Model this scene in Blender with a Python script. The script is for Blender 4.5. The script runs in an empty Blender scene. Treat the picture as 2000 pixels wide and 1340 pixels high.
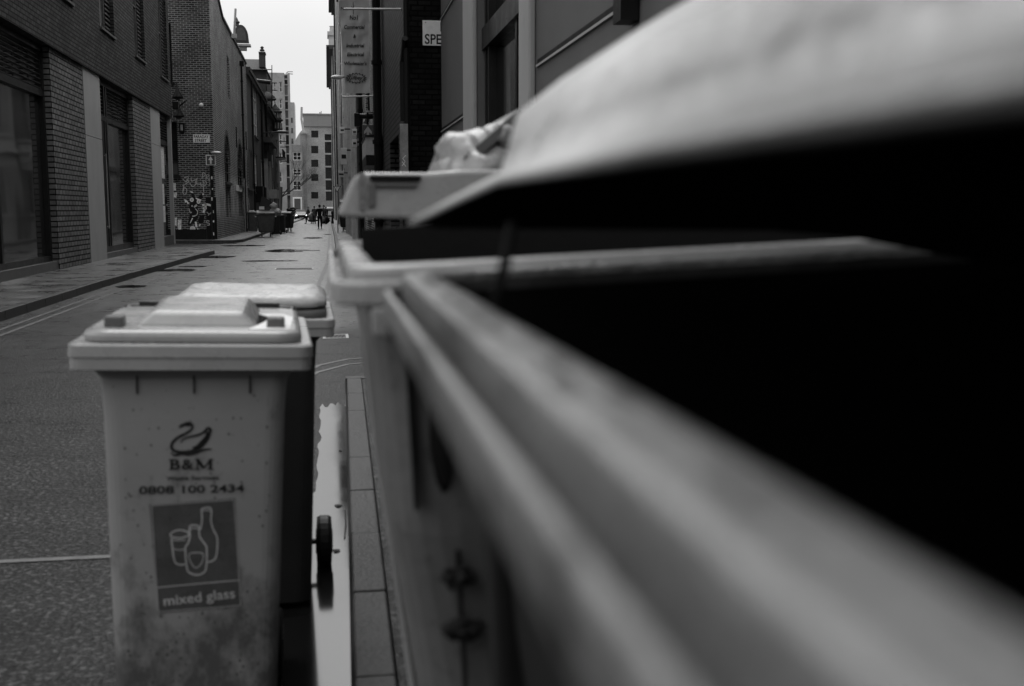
import bpy, bmesh, math, random
from mathutils import Matrix, Vector, noise as mnoise
R = math.radians
random.seed(7)
sc = bpy.context.scene
col = sc.collection

# ------------------------------------------------------------------ camera
F = 2130.0                      # focal length in photo pixels (2000 wide)
TH = math.atan(260 / F)         # pitch down
PS = math.atan(360 / math.hypot(F, 260))   # yaw to the right of the street axis
H = 1.4
cam_d = bpy.data.cameras.new('Camera')
cam = bpy.data.objects.new('Camera', cam_d)
col.objects.link(cam)
sc.camera = cam
cam_d.sensor_width = 36
cam_d.lens = F / 2000 * 36
cam_d.clip_start = 0.01
cam_d.clip_end = 3000
cam.location = (0, 0, H)
cam.rotation_euler = (math.pi / 2 - TH, 0, -PS)
cam_d.dof.use_dof = True
cam_d.dof.focus_distance = 45
cam_d.dof.aperture_fstop = 3.9
cam_d.dof.aperture_blades = 7

def ray(px, py):
    x, y, z = px - 1000., 670. - py, F
    fw = z * math.cos(TH) + y * math.sin(TH)
    up = -z * math.sin(TH) + y * math.cos(TH)
    return (x * math.cos(PS) + fw * math.sin(PS), -x * math.sin(PS) + fw * math.cos(PS), up)

def at(px, py, X=None, Y=None, Z=None):
    r = ray(px, py)
    t = X / r[0] if X is not None else Y / r[1] if Y is not None else (Z - H) / r[2]
    return Vector((r[0] * t, r[1] * t, H + r[2] * t))

# ------------------------------------------------------------------ world and sun
w = bpy.data.worlds.new('World')
sc.world = w
w.use_nodes = True
nt = w.node_tree
nt.nodes.clear()
sky = nt.nodes.new('ShaderNodeTexSky')
sky.sky_type = 'NISHITA'
sky.sun_disc = False
sky.sun_elevation = R(52)
sky.sun_rotation = R(4)
sky.air_density = 1.0
sky.dust_density = 6.0
bw = nt.nodes.new('ShaderNodeRGBToBW')
bg = nt.nodes.new('ShaderNodeBackground')
bg.inputs['Strength'].default_value = 0.09
wo = nt.nodes.new('ShaderNodeOutputWorld')
nt.links.new(sky.outputs[0], bw.inputs[0])
tcw = nt.nodes.new('ShaderNodeTexCoord')
spw = nt.nodes.new('ShaderNodeSeparateXYZ')
nt.links.new(tcw.outputs['Generated'], spw.inputs[0])
mrw = nt.nodes.new('ShaderNodeMapRange')
mrw.interpolation_type = 'SMOOTHSTEP'
nt.links.new(spw.outputs[2], mrw.inputs[0])
mrw.inputs[1].default_value = 0.12; mrw.inputs[2].default_value = 0.60
mrw.inputs[3].default_value = 8.0; mrw.inputs[4].default_value = 34.0
nzw = nt.nodes.new('ShaderNodeTexNoise'); nzw.inputs['Scale'].default_value = 2.5; nzw.inputs['Detail'].default_value = 4
nt.links.new(tcw.outputs['Generated'], nzw.inputs['Vector'])
mnw = nt.nodes.new('ShaderNodeMapRange')
nt.links.new(nzw.outputs[0], mnw.inputs[0])
mnw.inputs[3].default_value = 0.8; mnw.inputs[4].default_value = 1.2
mmw = nt.nodes.new('ShaderNodeMath'); mmw.operation = 'MULTIPLY'
nt.links.new(mrw.outputs[0], mmw.inputs[0]); nt.links.new(mnw.outputs[0], mmw.inputs[1])
mrd = nt.nodes.new('ShaderNodeMapRange')          # the cloud is thinner ahead, thick and dull behind
mrd.interpolation_type = 'SMOOTHSTEP'
nt.links.new(spw.outputs[1], mrd.inputs[0])
mrd.inputs[1].default_value = -0.35; mrd.inputs[2].default_value = 0.75
mrd.inputs[3].default_value = 0.42; mrd.inputs[4].default_value = 1.0
mmd = nt.nodes.new('ShaderNodeMath'); mmd.operation = 'MULTIPLY'
nt.links.new(mmw.outputs[0], mmd.inputs[0]); nt.links.new(mrd.outputs[0], mmd.inputs[1])
mmw = mmd
adw = nt.nodes.new('ShaderNodeMath'); adw.operation = 'MULTIPLY_ADD'
nt.links.new(bw.outputs[0], adw.inputs[0]); adw.inputs[1].default_value = 0.2
nt.links.new(mmw.outputs[0], adw.inputs[2])
nt.links.new(adw.outputs[0], bg.inputs['Color'])
nt.links.new(bg.outputs[0], wo.inputs[0])
sd = bpy.data.lights.new('Sun', 'SUN')
sd.energy = 0.8
sd.angle = R(40)
so = bpy.data.objects.new('Sun', sd)
col.objects.link(so)
so.rotation_euler = (R(-38), 0, R(-4))
sc.view_settings.view_transform = 'Standard'
sc.view_settings.look = 'None'
sc.view_settings.exposure = 0.0
sc.view_settings.gamma = 1
sc.cycles.use_denoising = True
sc.cycles.max_bounces = 8
sc.cycles.caustics_reflective = False

# ------------------------------------------------------------------ materials
def newmat(name):
    m = bpy.data.materials.new(name)
    m.use_nodes = True
    return m, m.node_tree, m.node_tree.nodes['Principled BSDF']

def N(t, typ, **kw):
    n = t.nodes.new(typ)
    for k, v in kw.items():
        if k in n.inputs: n.inputs[k].default_value = v
        else: setattr(n, k, v)
    return n

def ramp(t, src, stops):
    r = t.nodes.new('ShaderNodeValToRGB')
    e = r.color_ramp.elements
    while len(e) < len(stops): e.new(0.5)
    for i, (p, v) in enumerate(stops):
        e[i].position = p
        e[i].color = (v, v, v, 1)
    t.links.new(src, r.inputs[0])
    return r.outputs[0]

def mul(t, a, b):
    m = t.nodes.new('ShaderNodeMath'); m.operation = 'MULTIPLY'
    for i, s in enumerate((a, b)):
        if isinstance(s, (int, float)): m.inputs[i].default_value = s
        else: t.links.new(s, m.inputs[i])
    return m.outputs[0]

def mat(name, v, rough=0.6, scale=3.0, amt=0.25, bump=0.1, bscale=None, metal=0.0, spec=0.15, spots=0.0, stretch=None):
    m, t, b = newmat(name)
    tc = N(t, 'ShaderNodeTexCoord')
    src = tc.outputs['Object']
    if stretch:
        mp = N(t, 'ShaderNodeMapping'); mp.inputs['Scale'].default_value = stretch
        t.links.new(src, mp.inputs[0]); src = mp.outputs[0]
    n1 = N(t, 'ShaderNodeTexNoise', Scale=scale, Detail=6.0, Roughness=0.65)
    t.links.new(src, n1.inputs['Vector'])
    c = ramp(t, n1.outputs[0], [(0.25, v * (1 - amt)), (0.75, v * (1 + amt))])
    if spots:
        n3 = N(t, 'ShaderNodeTexNoise', Scale=scale * 9, Detail=3.0)
        t.links.new(src, n3.inputs['Vector'])
        c = mul(t, c, ramp(t, n3.outputs[0], [(0.28, 1 - spots), (0.40, 1.0)]))
    t.links.new(c, b.inputs['Base Color'])
    b.inputs['Metallic'].default_value = metal
    b.inputs['Specular IOR Level'].default_value = spec
    r = ramp(t, n1.outputs[0], [(0.2, max(0.02, rough - 0.12)), (0.8, min(1, rough + 0.12))])
    t.links.new(r, b.inputs['Roughness'])
    if bump:
        n2 = N(t, 'ShaderNodeTexNoise', Scale=bscale or scale * 12, Detail=4.0)
        t.links.new(src, n2.inputs['Vector'])
        bp = N(t, 'ShaderNodeBump', Strength=bump, Distance=0.01)
        t.links.new(n2.outputs[0], bp.inputs['Height'])
        t.links.new(bp.outputs[0], b.inputs['Normal'])
    return m

def brick(name, a, b2, mortar, bw_=0.225, rh=0.075, ms=0.008, rough=0.8, bump=0.5, dirt=0.35, dscale=0.6, wash=None):
    m, t, b = newmat(name)
    tc = N(t, 'ShaderNodeTexCoord')
    sp = N(t, 'ShaderNodeSeparateXYZ')
    t.links.new(tc.outputs['Object'], sp.inputs[0])
    ad = N(t, 'ShaderNodeMath', operation='ADD')
    t.links.new(sp.outputs[0], ad.inputs[0]); t.links.new(sp.outputs[1], ad.inputs[1])
    cb = N(t, 'ShaderNodeCombineXYZ')
    t.links.new(ad.outputs[0], cb.inputs[0]); t.links.new(sp.outputs[2], cb.inputs[1])
    br = N(t, 'ShaderNodeTexBrick', Scale=1.0)
    br.inputs['Brick Width'].default_value = bw_
    br.inputs['Row Height'].default_value = rh
    br.inputs['Mortar Size'].default_value = ms
    br.inputs['Mortar Smooth'].default_value = 0.2
    br.inputs['Color1'].default_value = (a, a, a, 1)
    br.inputs['Color2'].default_value = (b2, b2, b2, 1)
    br.inputs['Mortar'].default_value = (mortar, mortar, mortar, 1)
    t.links.new(cb.outputs[0], br.inputs['Vector'])
    n1 = N(t, 'ShaderNodeTexNoise', Scale=dscale, Detail=8.0, Roughness=0.7)
    t.links.new(tc.outputs['Object'], n1.inputs['Vector'])
    c = mul(t, br.outputs['Color'], ramp(t, n1.outputs[0], [(0.3, 1 - dirt), (0.7, 1 + dirt)]))
    n2 = N(t, 'ShaderNodeTexNoise', Scale=9.0, Detail=4.0)
    t.links.new(cb.outputs[0], n2.inputs['Vector'])
    c = mul(t, c, ramp(t, n2.outputs[0], [(0.3, 0.75), (0.7, 1.25)]))
    if wash:      # old white paint splashed and run on the bricks between two heights
        z0, z1, amt = wash
        mp = N(t, 'ShaderNodeMapping'); mp.inputs['Scale'].default_value = (6, 6, 0.9)
        t.links.new(tc.outputs['Object'], mp.inputs[0])
        n4 = N(t, 'ShaderNodeTexNoise', Scale=1.0, Detail=8.0, Roughness=0.75)
        t.links.new(mp.outputs[0], n4.inputs['Vector'])
        band = N(t, 'ShaderNodeMapRange'); band.interpolation_type = 'SMOOTHSTEP'
        t.links.new(sp.outputs[2], band.inputs[0])
        band.inputs[1].default_value = z1; band.inputs[2].default_value = z1 - 0.5
        band2 = N(t, 'ShaderNodeMapRange'); band2.interpolation_type = 'SMOOTHSTEP'
        t.links.new(sp.outputs[2], band2.inputs[0])
        band2.inputs[1].default_value = z0; band2.inputs[2].default_value = z0 + 0.9
        f = mul(t, mul(t, band.outputs[0], band2.outputs[0]), ramp(t, n4.outputs[0], [(0.47, 0.0), (0.56, amt)]))
        mx = N(t, 'ShaderNodeMixRGB'); mx.inputs[2].default_value = (0.6, 0.6, 0.6, 1)
        t.links.new(f, mx.inputs[0]); t.links.new(c, mx.inputs[1])
        c = mx.outputs[0]
    t.links.new(c, b.inputs['Base Color'])
    b.inputs['Roughness'].default_value = rough
    b.inputs['Specular IOR Level'].default_value = 0.08
    bp = N(t, 'ShaderNodeBump', Strength=bump, Distance=0.01)
    inv = N(t, 'ShaderNodeMath', operation='SUBTRACT'); inv.inputs[0].default_value = 1.0
    t.links.new(br.outputs['Fac'], inv.inputs[1])
    t.links.new(inv.outputs[0], bp.inputs['Height'])
    t.links.new(bp.outputs[0], b.inputs['Normal'])
    return m

def glass(name, v=0.015, rough=0.04, var=0.0):
    m, t, b = newmat(name)
    tc = N(t, 'ShaderNodeTexCoord')
    n1 = N(t, 'ShaderNodeTexNoise', Scale=0.7, Detail=3.0)
    t.links.new(tc.outputs['Object'], n1.inputs['Vector'])
    t.links.new(ramp(t, n1.outputs[0], [(0.35, v * 0.5), (0.65, v * 1.6)]), b.inputs['Base Color'])
    b.inputs['Roughness'].default_value = rough
    b.inputs['IOR'].default_value = 1.5
    n2 = N(t, 'ShaderNodeTexNoise', Scale=0.6, Detail=1.0)
    t.links.new(tc.outputs['Object'], n2.inputs['Vector'])
    bp = N(t, 'ShaderNodeBump', Strength=0.15, Distance=0.05)
    t.links.new(n2.outputs[0], bp.inputs['Height'])
    t.links.new(bp.outputs[0], b.inputs['Normal'])
    return m

def emis(name, s):
    m, t, b = newmat(name)
    b.inputs['Base Color'].default_value = (0.8, 0.8, 0.8, 1)
    b.inputs['Emission Color'].default_value = (1, 1, 1, 1)
    b.inputs['Emission Strength'].default_value = s
    return m

def road_mat():
    m, t, b = newmat('wet_asphalt')
    tc = N(t, 'ShaderNodeTexCoord')
    o = tc.outputs['Object']
    big = N(t, 'ShaderNodeTexNoise', Scale=0.22, Detail=5.0, Roughness=0.6)
    mp = N(t, 'ShaderNodeMapping'); mp.inputs['Scale'].default_value = (1.6, 0.7, 1)
    t.links.new(o, mp.inputs[0]); t.links.new(mp.outputs[0], big.inputs['Vector'])
    mid = N(t, 'ShaderNodeTexNoise', Scale=2.2, Detail=8.0, Roughness=0.7)
    t.links.new(o, mid.inputs['Vector'])
    fine = N(t, 'ShaderNodeTexVoronoi', Scale=60.0)
    t.links.new(o, fine.inputs['Vector'])
    fn = N(t, 'ShaderNodeTexNoise', Scale=38.0, Detail=3.0, Roughness=0.7)
    t.links.new(o, fn.inputs['Vector'])
    c = mul(t, ramp(t, mid.outputs[0], [(0.3, 0.006), (0.7, 0.018)]), ramp(t, fn.outputs[0], [(0.44, 0.15), (0.54, 1.0), (0.62, 7.0)]))
    c = mul(t, c, ramp(t, big.outputs[0], [(0.35, 0.7), (0.65, 1.15)]))
    t.links.new(c, b.inputs['Base Color'])
    b.inputs['Roughness'].default_value = 0.6
    b.inputs['Specular IOR Level'].default_value = 0.15
    spr = N(t, 'ShaderNodeSeparateXYZ'); t.links.new(o, spr.inputs[0])
    wet = N(t, 'ShaderNodeMapRange'); t.links.new(spr.outputs[1], wet.inputs[0])     # the far carriageway has not drained
    wet.inputs[1].default_value = 9; wet.inputs[2].default_value = 20; wet.inputs[3].default_value = -0.24; wet.inputs[4].default_value = 0.22
    wad = N(t, 'ShaderNodeMath', operation='SUBTRACT'); t.links.new(big.outputs[0], wad.inputs[0]); t.links.new(wet.outputs[0], wad.inputs[1])
    t.links.new(mul(t, ramp(t, wad.outputs[0], [(0.34, 1.0), (0.50, 0.7), (0.66, 0.12)]), ramp(t, fn.outputs[0], [(0.42, 1.0), (0.6, 0.5)])), b.inputs['Coat Weight'])
    t.links.new(ramp(t, mid.outputs[0], [(0.3, 0.22), (0.7, 0.40)]), b.inputs['Coat Roughness'])
    b.inputs['Coat IOR'].default_value = 1.5
    bp = N(t, 'ShaderNodeBump', Strength=0.6, Distance=0.006)
    ad = N(t, 'ShaderNodeMath', operation='ADD')
    t.links.new(fine.outputs[0], ad.inputs[0]); t.links.new(fn.outputs[0], ad.inputs[1])
    t.links.new(ad.outputs[0], bp.inputs['Height'])
    t.links.new(bp.outputs[0], b.inputs['Normal'])
    bp2 = N(t, 'ShaderNodeBump', Strength=0.28, Distance=0.005)
    t.links.new(ad.outputs[0], bp2.inputs['Height'])
    t.links.new(bp2.outputs[0], b.inputs['Coat Normal'])
    return m

def paving(name, v, sx, sy):
    m, t, b = newmat(name)
    tc = N(t, 'ShaderNodeTexCoord')
    br = N(t, 'ShaderNodeTexBrick', Scale=1.0)
    br.inputs['Brick Width'].default_value = sx
    br.inputs['Row Height'].default_value = sy
    br.inputs['Mortar Size'].default_value = 0.008
    for k, q in (('Color1', v), ('Color2', v * 0.8), ('Mortar', v * 0.3)):
        br.inputs[k].default_value = (q, q, q, 1)
    t.links.new(tc.outputs['Object'], br.inputs['Vector'])
    n1 = N(t, 'ShaderNodeTexNoise', Scale=1.3, Detail=8.0, Roughness=0.7)
    t.links.new(tc.outputs['Object'], n1.inputs['Vector'])
    t.links.new(mul(t, br.outputs['Color'], ramp(t, n1.outputs[0], [(0.3, 0.6), (0.7, 1.3)])), b.inputs['Base Color'])
    t.links.new(ramp(t, n1.outputs[0], [(0.36, 0.20), (0.62, 0.48)]), b.inputs['Roughness'])
    n2 = N(t, 'ShaderNodeTexNoise', Scale=40.0, Detail=4.0)
    t.links.new(tc.outputs['Object'], n2.inputs['Vector'])
    bp = N(t, 'ShaderNodeBump', Strength=0.25, Distance=0.005)
    t.links.new(n2.outputs[0], bp.inputs['Height'])
    t.links.new(bp.outputs[0], b.inputs['Normal'])
    return m

def grimy_shaded(name, v, rough):
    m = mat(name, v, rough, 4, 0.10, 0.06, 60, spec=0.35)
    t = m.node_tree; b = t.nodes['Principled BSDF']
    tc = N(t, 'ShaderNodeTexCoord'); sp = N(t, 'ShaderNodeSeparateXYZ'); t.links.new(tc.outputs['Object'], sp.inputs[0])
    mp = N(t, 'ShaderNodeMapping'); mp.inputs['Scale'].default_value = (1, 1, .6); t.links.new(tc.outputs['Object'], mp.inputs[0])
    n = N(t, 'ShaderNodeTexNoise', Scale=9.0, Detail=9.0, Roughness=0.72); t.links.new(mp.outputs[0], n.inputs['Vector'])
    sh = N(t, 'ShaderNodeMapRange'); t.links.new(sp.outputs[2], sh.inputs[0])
    sh.inputs[1].default_value = 0.15; sh.inputs[2].default_value = 0.7; sh.inputs[3].default_value = 0.24; sh.inputs[4].default_value = -0.04  # soil gathers towards the base, with shade painted into the colour too
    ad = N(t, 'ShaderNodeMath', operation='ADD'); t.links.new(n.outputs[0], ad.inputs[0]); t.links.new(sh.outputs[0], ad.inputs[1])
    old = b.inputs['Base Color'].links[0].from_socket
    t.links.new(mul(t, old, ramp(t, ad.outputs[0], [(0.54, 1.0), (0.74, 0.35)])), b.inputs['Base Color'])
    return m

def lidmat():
    m = mat('blotchy_shaded_lid_plastic', 0.29, 0.32, 7, 0.45, 0.2, 60, spec=0.4)
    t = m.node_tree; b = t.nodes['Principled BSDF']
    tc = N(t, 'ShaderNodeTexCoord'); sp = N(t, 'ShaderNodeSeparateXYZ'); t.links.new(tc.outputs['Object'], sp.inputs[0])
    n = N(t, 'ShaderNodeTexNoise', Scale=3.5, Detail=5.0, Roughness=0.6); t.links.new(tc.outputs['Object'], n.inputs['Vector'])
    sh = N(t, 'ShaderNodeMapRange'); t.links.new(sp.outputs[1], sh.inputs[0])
    sh.inputs[1].default_value = 0.85; sh.inputs[2].default_value = 0.25; sh.inputs[3].default_value = -0.14; sh.inputs[4].default_value = 0.24  # lid colour darkens towards the camera, standing in for shade there
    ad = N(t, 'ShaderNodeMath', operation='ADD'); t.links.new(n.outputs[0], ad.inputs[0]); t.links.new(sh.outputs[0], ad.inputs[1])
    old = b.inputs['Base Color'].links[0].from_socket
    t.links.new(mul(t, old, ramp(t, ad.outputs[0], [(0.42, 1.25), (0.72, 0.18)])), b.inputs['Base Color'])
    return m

M = dict(
    road=road_mat(),
    paving=paving('stone_paving', 0.08, 0.9, 0.6),
    kerb=mat('kerb_stone', 0.055, 0.5, 9, 0.6, 0.4, 60, spots=0.6),
    water=mat('puddle_water', 0.012, 0.03, 1, 0.2, 0.0, spec=0.5),
    paint=mat('worn_road_paint', 0.14, 0.45, 9, 0.45, 0.3, 60, spots=0.6),
    iron=mat('cast_iron', 0.04, 0.4, 8, 0.3, 0.4, 50),
    dbrick=brick('dark_engineering_brick', 0.04, 0.07, 0.004, bw_=.29, rh=.095, ms=0.014, dirt=0.25),
    pbrick=brick('grey_brick', 0.14, 0.21, 0.006, ms=0.016, dirt=0.2, rh=0.115, bw_=.30),
    fbrick=brick('old_brick', 0.018, 0.07, 0.26, rh=.086, bw_=.24, ms=0.015, dirt=0.45),
    fbrick2=brick('old_brick_paint_splashed', 0.04, 0.11, 0.40, rh=.086, bw_=.24, ms=0.015, dirt=0.35, wash=(0.6, 3.3, 0.85)),
    ebrick=brick('pale_brick', 0.28, 0.42, 0.5, dirt=0.3, dscale=.25),
    ebrick2=brick('mid_brick', 0.2, 0.28, 0.3, dirt=0.2),
    bbrick=brick('black_brick', 0.006, 0.014, 0.002, ms=0.012, rh=0.085, dirt=0.5, bump=0.8),
    bbrick2=brick('dark_glazed_brick', 0.05, 0.08, 0.002, ms=0.020, rh=0.105, bw_=0.33, dirt=0.3, rough=0.5),
    rbrick=brick('weathered_brick', 0.05, 0.14, 0.5, ms=0.014, dirt=0.4),
    concrete=mat('smooth_concrete', 0.38, 0.65, 1.2, 0.14, 0.1, 30, spots=0.1, stretch=(1, 1, 0.4)),
    render=mat('sand_cement_render', 0.13, 0.8, 0.9, 0.15, 0.35, 160),
    stone=mat('pale_stone', 0.42, 0.75, 1.0, 0.25, 0.2, 20, spots=0.3),
    stone_d=mat('sooty_stone', 0.07, 0.75, 1.3, 0.4, 0.2, 20, spots=0.4),
    white=mat('white_paint', 0.75, 0.4, 4, 0.1, 0.05),
    offwhite=mat('weathered_white_enamel', 0.85, 0.35, 8, 0.12, 0.05, spots=0.15),
    ink=mat('black_lettering', 0.012, 0.6, 9, 0.2, 0.0),
    binink=mat('printed_lettering', 0.02, 0.6, 30, 0.4, 0.0),
    black=mat('black_metal', 0.012, 0.4, 5, 0.3, 0.05),
    dframe=mat('dark_frame', 0.02, 0.35, 5, 0.3, 0.03),
    mframe=mat('grey_frame', 0.10, 0.4, 5, 0.2, 0.03),
    lmetal=mat('galvanised_metal', 0.45, 0.4, 5, 0.2, 0.05, metal=0.3),
    glass=glass('window_glass'),
    glass2=glass('shop_glass', 0.03, 0.06),
    glass3=glass('grey_glass', 0.10, 0.15),
    louvre=mat('dark_louvre', 0.07, 0.4, 5, 0.2, 0.02),
    slate=mat('slate_roof', 0.10, 0.6, 6, 0.3, 0.3),
    roofm=mat('pale_metal_cladding', 0.34, 0.45, 1.5, 0.12, 0.05, metal=0.2, stretch=(6, 1, 0.1)),
    binl=mat('light_bin_plastic', 0.27, 0.28, 6, 0.10, 0.08, 60, spots=0.12, spec=0.45),
    binf=grimy_shaded('bin_body_plastic', 0.255, 0.42),
    bind=mat('dark_bin_plastic', 0.03, 0.4, 5, 0.2, 0.1, 60),
    binm=mat('mid_bin_plastic', 0.10, 0.42, 5, 0.25, 0.1, 60, spots=0.3),
    rim=mat('scuffed_rim_plastic', 0.11, 0.38, 3.2, 0.8, 0.3, 120, spots=0.85, spec=0.5),
    binb=mat('grey_bin_body_plastic', 0.13, 0.45, 5, 0.3, 0.1, 60, spec=0.3, spots=0.3),
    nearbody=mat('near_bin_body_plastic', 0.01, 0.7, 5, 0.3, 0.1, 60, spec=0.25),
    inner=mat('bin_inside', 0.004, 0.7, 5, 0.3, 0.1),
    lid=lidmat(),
    sticker=mat('grey_sticker', 0.075, 0.4, 14, 0.3, 0.05, spots=0.35),
    stline=mat('sticker_print', 0.42, 0.5, 14, 0.25, 0.0),
    rubber=mat('rubber', 0.012, 0.5, 5, 0.2, 0.1),
    bag=mat('white_plastic_bag', 0.42, 0.3, 14, 0.2, 0.6, 30),
    dbag=mat('black_plastic_bag', 0.02, 0.25, 14, 0.2, 0.6, 30),
    banner=mat('grey_banner_vinyl', 0.55, 0.35, 2.5, 0.08, 0.0),
    box=mat('cream_box_paint', 0.52, 0.45, 4, 0.12, 0.05, spots=0.2),
    skin=mat('skin', 0.38, 0.5, 4, 0.1, 0.0),
    dcloth=mat('dark_cloth', 0.012, 0.85, 8, 0.2, 0.2),
    mcloth=mat('mid_cloth', 0.12, 0.85, 8, 0.2, 0.2),
    lcloth=mat('pale_cloth', 0.38, 0.85, 8, 0.2, 0.2),
    hair=mat('dark_hair', 0.02, 0.6, 20, 0.3, 0.3),
    strap=mat('black_strap', 0.004, 0.8, 8, 0.2, 0.0, spec=0.05),
    gbag=mat('grey_crumpled_bag', 0.20, 0.30, 10, 0.35, 1.0, 14, spec=0.5),
    carp=mat('dark_car_paint', 0.03, 0.2, 4, 0.1, 0.0),
    vanp=mat('white_van_paint', 0.7, 0.3, 4, 0.1, 0.0),
    lamp=emis('lit_headlamp', 2.5),
    poster=mat('torn_poster_paper', 0.75, 0.7, 14, 0.5, 0.1, spots=0.5),
    graf=mat('pale_spray_paint', 0.5, 0.8, 16, 0.4, 0.0),
    grafw=mat('white_spray_paint', 0.85, 0.8, 16, 0.3, 0.0),
    bark=mat('bark', 0.05, 0.8, 8, 0.3, 0.4),
    rust=mat('rusty_panel', 0.30, 0.6, 6, 0.35, 0.1, spots=0.4),
)

# ------------------------------------------------------------------ mesh builder
class MB:
    def __init__(s): s.v = []; s.f = []
    def add(s, vs, fs):
        n = len(s.v); s.v += [tuple(v) for v in vs]; s.f += [tuple(i + n for i in f) for f in fs]; return s
    def quad(s, *p): return s.add(p, [tuple(range(len(p)))])
    def box(s, x0, x1, y0, y1, z0, z1):
        if x0 > x1: x0, x1 = x1, x0
        if y0 > y1: y0, y1 = y1, y0
        if z0 > z1: z0, z1 = z1, z0
        return s.add([(x0, y0, z0), (x1, y0, z0), (x1, y1, z0), (x0, y1, z0), (x0, y0, z1), (x1, y0, z1), (x1, y1, z1), (x0, y1, z1)],
                     [(3, 2, 1, 0), (4, 5, 6, 7), (0, 1, 5, 4), (1, 2, 6, 5), (2, 3, 7, 6), (3, 0, 4, 7)])
    def hexa(s, b, t):      # four bottom points, four top points, same order
        return s.add(list(b) + list(t), [(3, 2, 1, 0), (4, 5, 6, 7), (0, 1, 5, 4), (1, 2, 6, 5), (2, 3, 7, 6), (3, 0, 4, 7)])
    def prism(s, pts, fn, a, b):    # outline pts (u, v); fn(u, v, d) -> point; between depths a and b
        n = len(pts)
        vs = [fn(u, v, a) for u, v in pts] + [fn(u, v, b) for u, v in pts]
        fs = [tuple(range(n))[::-1], tuple(range(n, 2 * n))]
        fs += [(i, (i + 1) % n, n + (i + 1) % n, n + i) for i in range(n)]
        return s.add(vs, fs)
    def loft(s, rings, cap0=True, cap1=True):
        n = len(rings[0]); vs = [p for r in rings for p in r]; fs = []
        for k in range(len(rings) - 1):
            for i in range(n):
                j = (i + 1) % n
                fs.append((k * n + i, k * n + j, (k + 1) * n + j, (k + 1) * n + i))
        if cap0: fs.append(tuple(range(n))[::-1])
        if cap1: fs.append(tuple(range((len(rings) - 1) * n, len(rings) * n)))
        return s.add(vs, fs)
    def tube(s, pts, r, n=8, r1=None):
        pts = [Vector(p) for p in pts]; rings = []
        for k, p in enumerate(pts):
            d = (pts[min(k + 1, len(pts) - 1)] - pts[max(k - 1, 0)]).normalized()
            a = Vector((0, 0, 1)) if abs(d.z) < 0.9 else Vector((1, 0, 0))
            u = d.cross(a).normalized(); v = d.cross(u).normalized()
            rr = r if r1 is None else r + (r1 - r) * k / (len(pts) - 1)
            rings.append([p + u * rr * math.cos(2 * math.pi * i / n) + v * rr * math.sin(2 * math.pi * i / n) for i in range(n)])
        return s.loft(rings)
    def lathe(s, c, prof, n=16, axis='Z'):
        rings = []
        for r, h in prof:
            ring = []
            for i in range(n):
                a = 2 * math.pi * i / n; q = (r * math.cos(a), r * math.sin(a), h)
                if axis == 'X': q = (q[2], q[0], q[1])
                if axis == 'Y': q = (q[0], q[2], q[1])
                ring.append((c[0] + q[0], c[1] + q[1], c[2] + q[2]))
            rings.append(ring)
        return s.loft(rings)
    def blob(s, c, rad, seed=0, amp=0.25, fr=2.0, sub=3):
        bm = bmesh.new(); bmesh.ops.create_icosphere(bm, subdivisions=sub, radius=1)
        vs = []
        for v in bm.verts:
            q = v.co.normalized()
            k = 1 + amp * mnoise.noise(q * fr + Vector((seed * 3.1, seed, 0))) + amp * 0.5 * mnoise.noise(q * fr * 3 + Vector((seed, 0, 5)))
            vs.append((c[0] + q.x * rad[0] * k, c[1] + q.y * rad[1] * k, c[2] + q.z * rad[2] * k))
        fs = [tuple(v.index for v in f.verts) for f in bm.faces]
        bm.free()
        return s.add(vs, fs)
    def ribbon(s, pts, wd, fn, d0=0.0, d1=0.002, closed=False):
        n = len(pts); P = [Vector(p) for p in pts]
        L, Rr = [], []
        for i in range(n):
            a = P[(i - 1) % n] if (closed or i > 0) else P[i]
            b = P[(i + 1) % n] if (closed or i < n - 1) else P[i]
            t = (b - a).normalized(); nn = Vector((-t.y, t.x))
            ww = wd[i] if isinstance(wd, (list, tuple)) else wd
            L.append(P[i] + nn * ww / 2); Rr.append(P[i] - nn * ww / 2)
        rings = [[fn(*L[i], d1), fn(*Rr[i], d1), fn(*Rr[i], d0), fn(*L[i], d0)] for i in range(n)]
        if closed: rings.append(rings[0]); return s.loft(rings, False, False)
        return s.loft(rings)
    def build(s, name, m, parent=None, world=True, smooth=False, bevel=0, loc=None, subsurf=0):
        me = bpy.data.meshes.new(name)
        me.from_pydata([tuple(v) for v in s.v], [], s.f)
        me.materials.append(m)
        bm = bmesh.new(); bm.from_mesh(me)
        bmesh.ops.recalc_face_normals(bm, faces=bm.faces)
        bm.to_mesh(me); bm.free()
        if smooth:
            for p in me.polygons: p.use_smooth = True
        o = bpy.data.objects.new(name, me)
        col.objects.link(o)
        if parent is not None:
            o.parent = parent
            if world: o.matrix_parent_inverse = Matrix(parent.get('_m', None) and [list(r) for r in parent['_m']] or Matrix.Identity(4)).inverted()
        if bevel:
            b = o.modifiers.new('Bevel', 'BEVEL'); b.width = bevel; b.segments = 2; b.limit_method = 'ANGLE'
        if subsurf:
            b = o.modifiers.new('Subsurf', 'SUBSURF'); b.levels = subsurf; b.render_levels = subsurf
        return o

MATS = {}
def sub(name, mb, m, part, **kw):      # a sub-part; the part itself sits at the origin of its thing's space
    o = mb.build(name, m, None, **kw)
    o.parent = part
    return o

def thing(name, label, cat, loc=(0, 0, 0), rot=(0, 0, 0), group=None):
    o = bpy.data.objects.new(name, None); col.objects.link(o)
    o.location = loc; o.rotation_euler = rot
    o['label'] = label; o['category'] = cat
    if group: o['group'] = group
    return o

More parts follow.
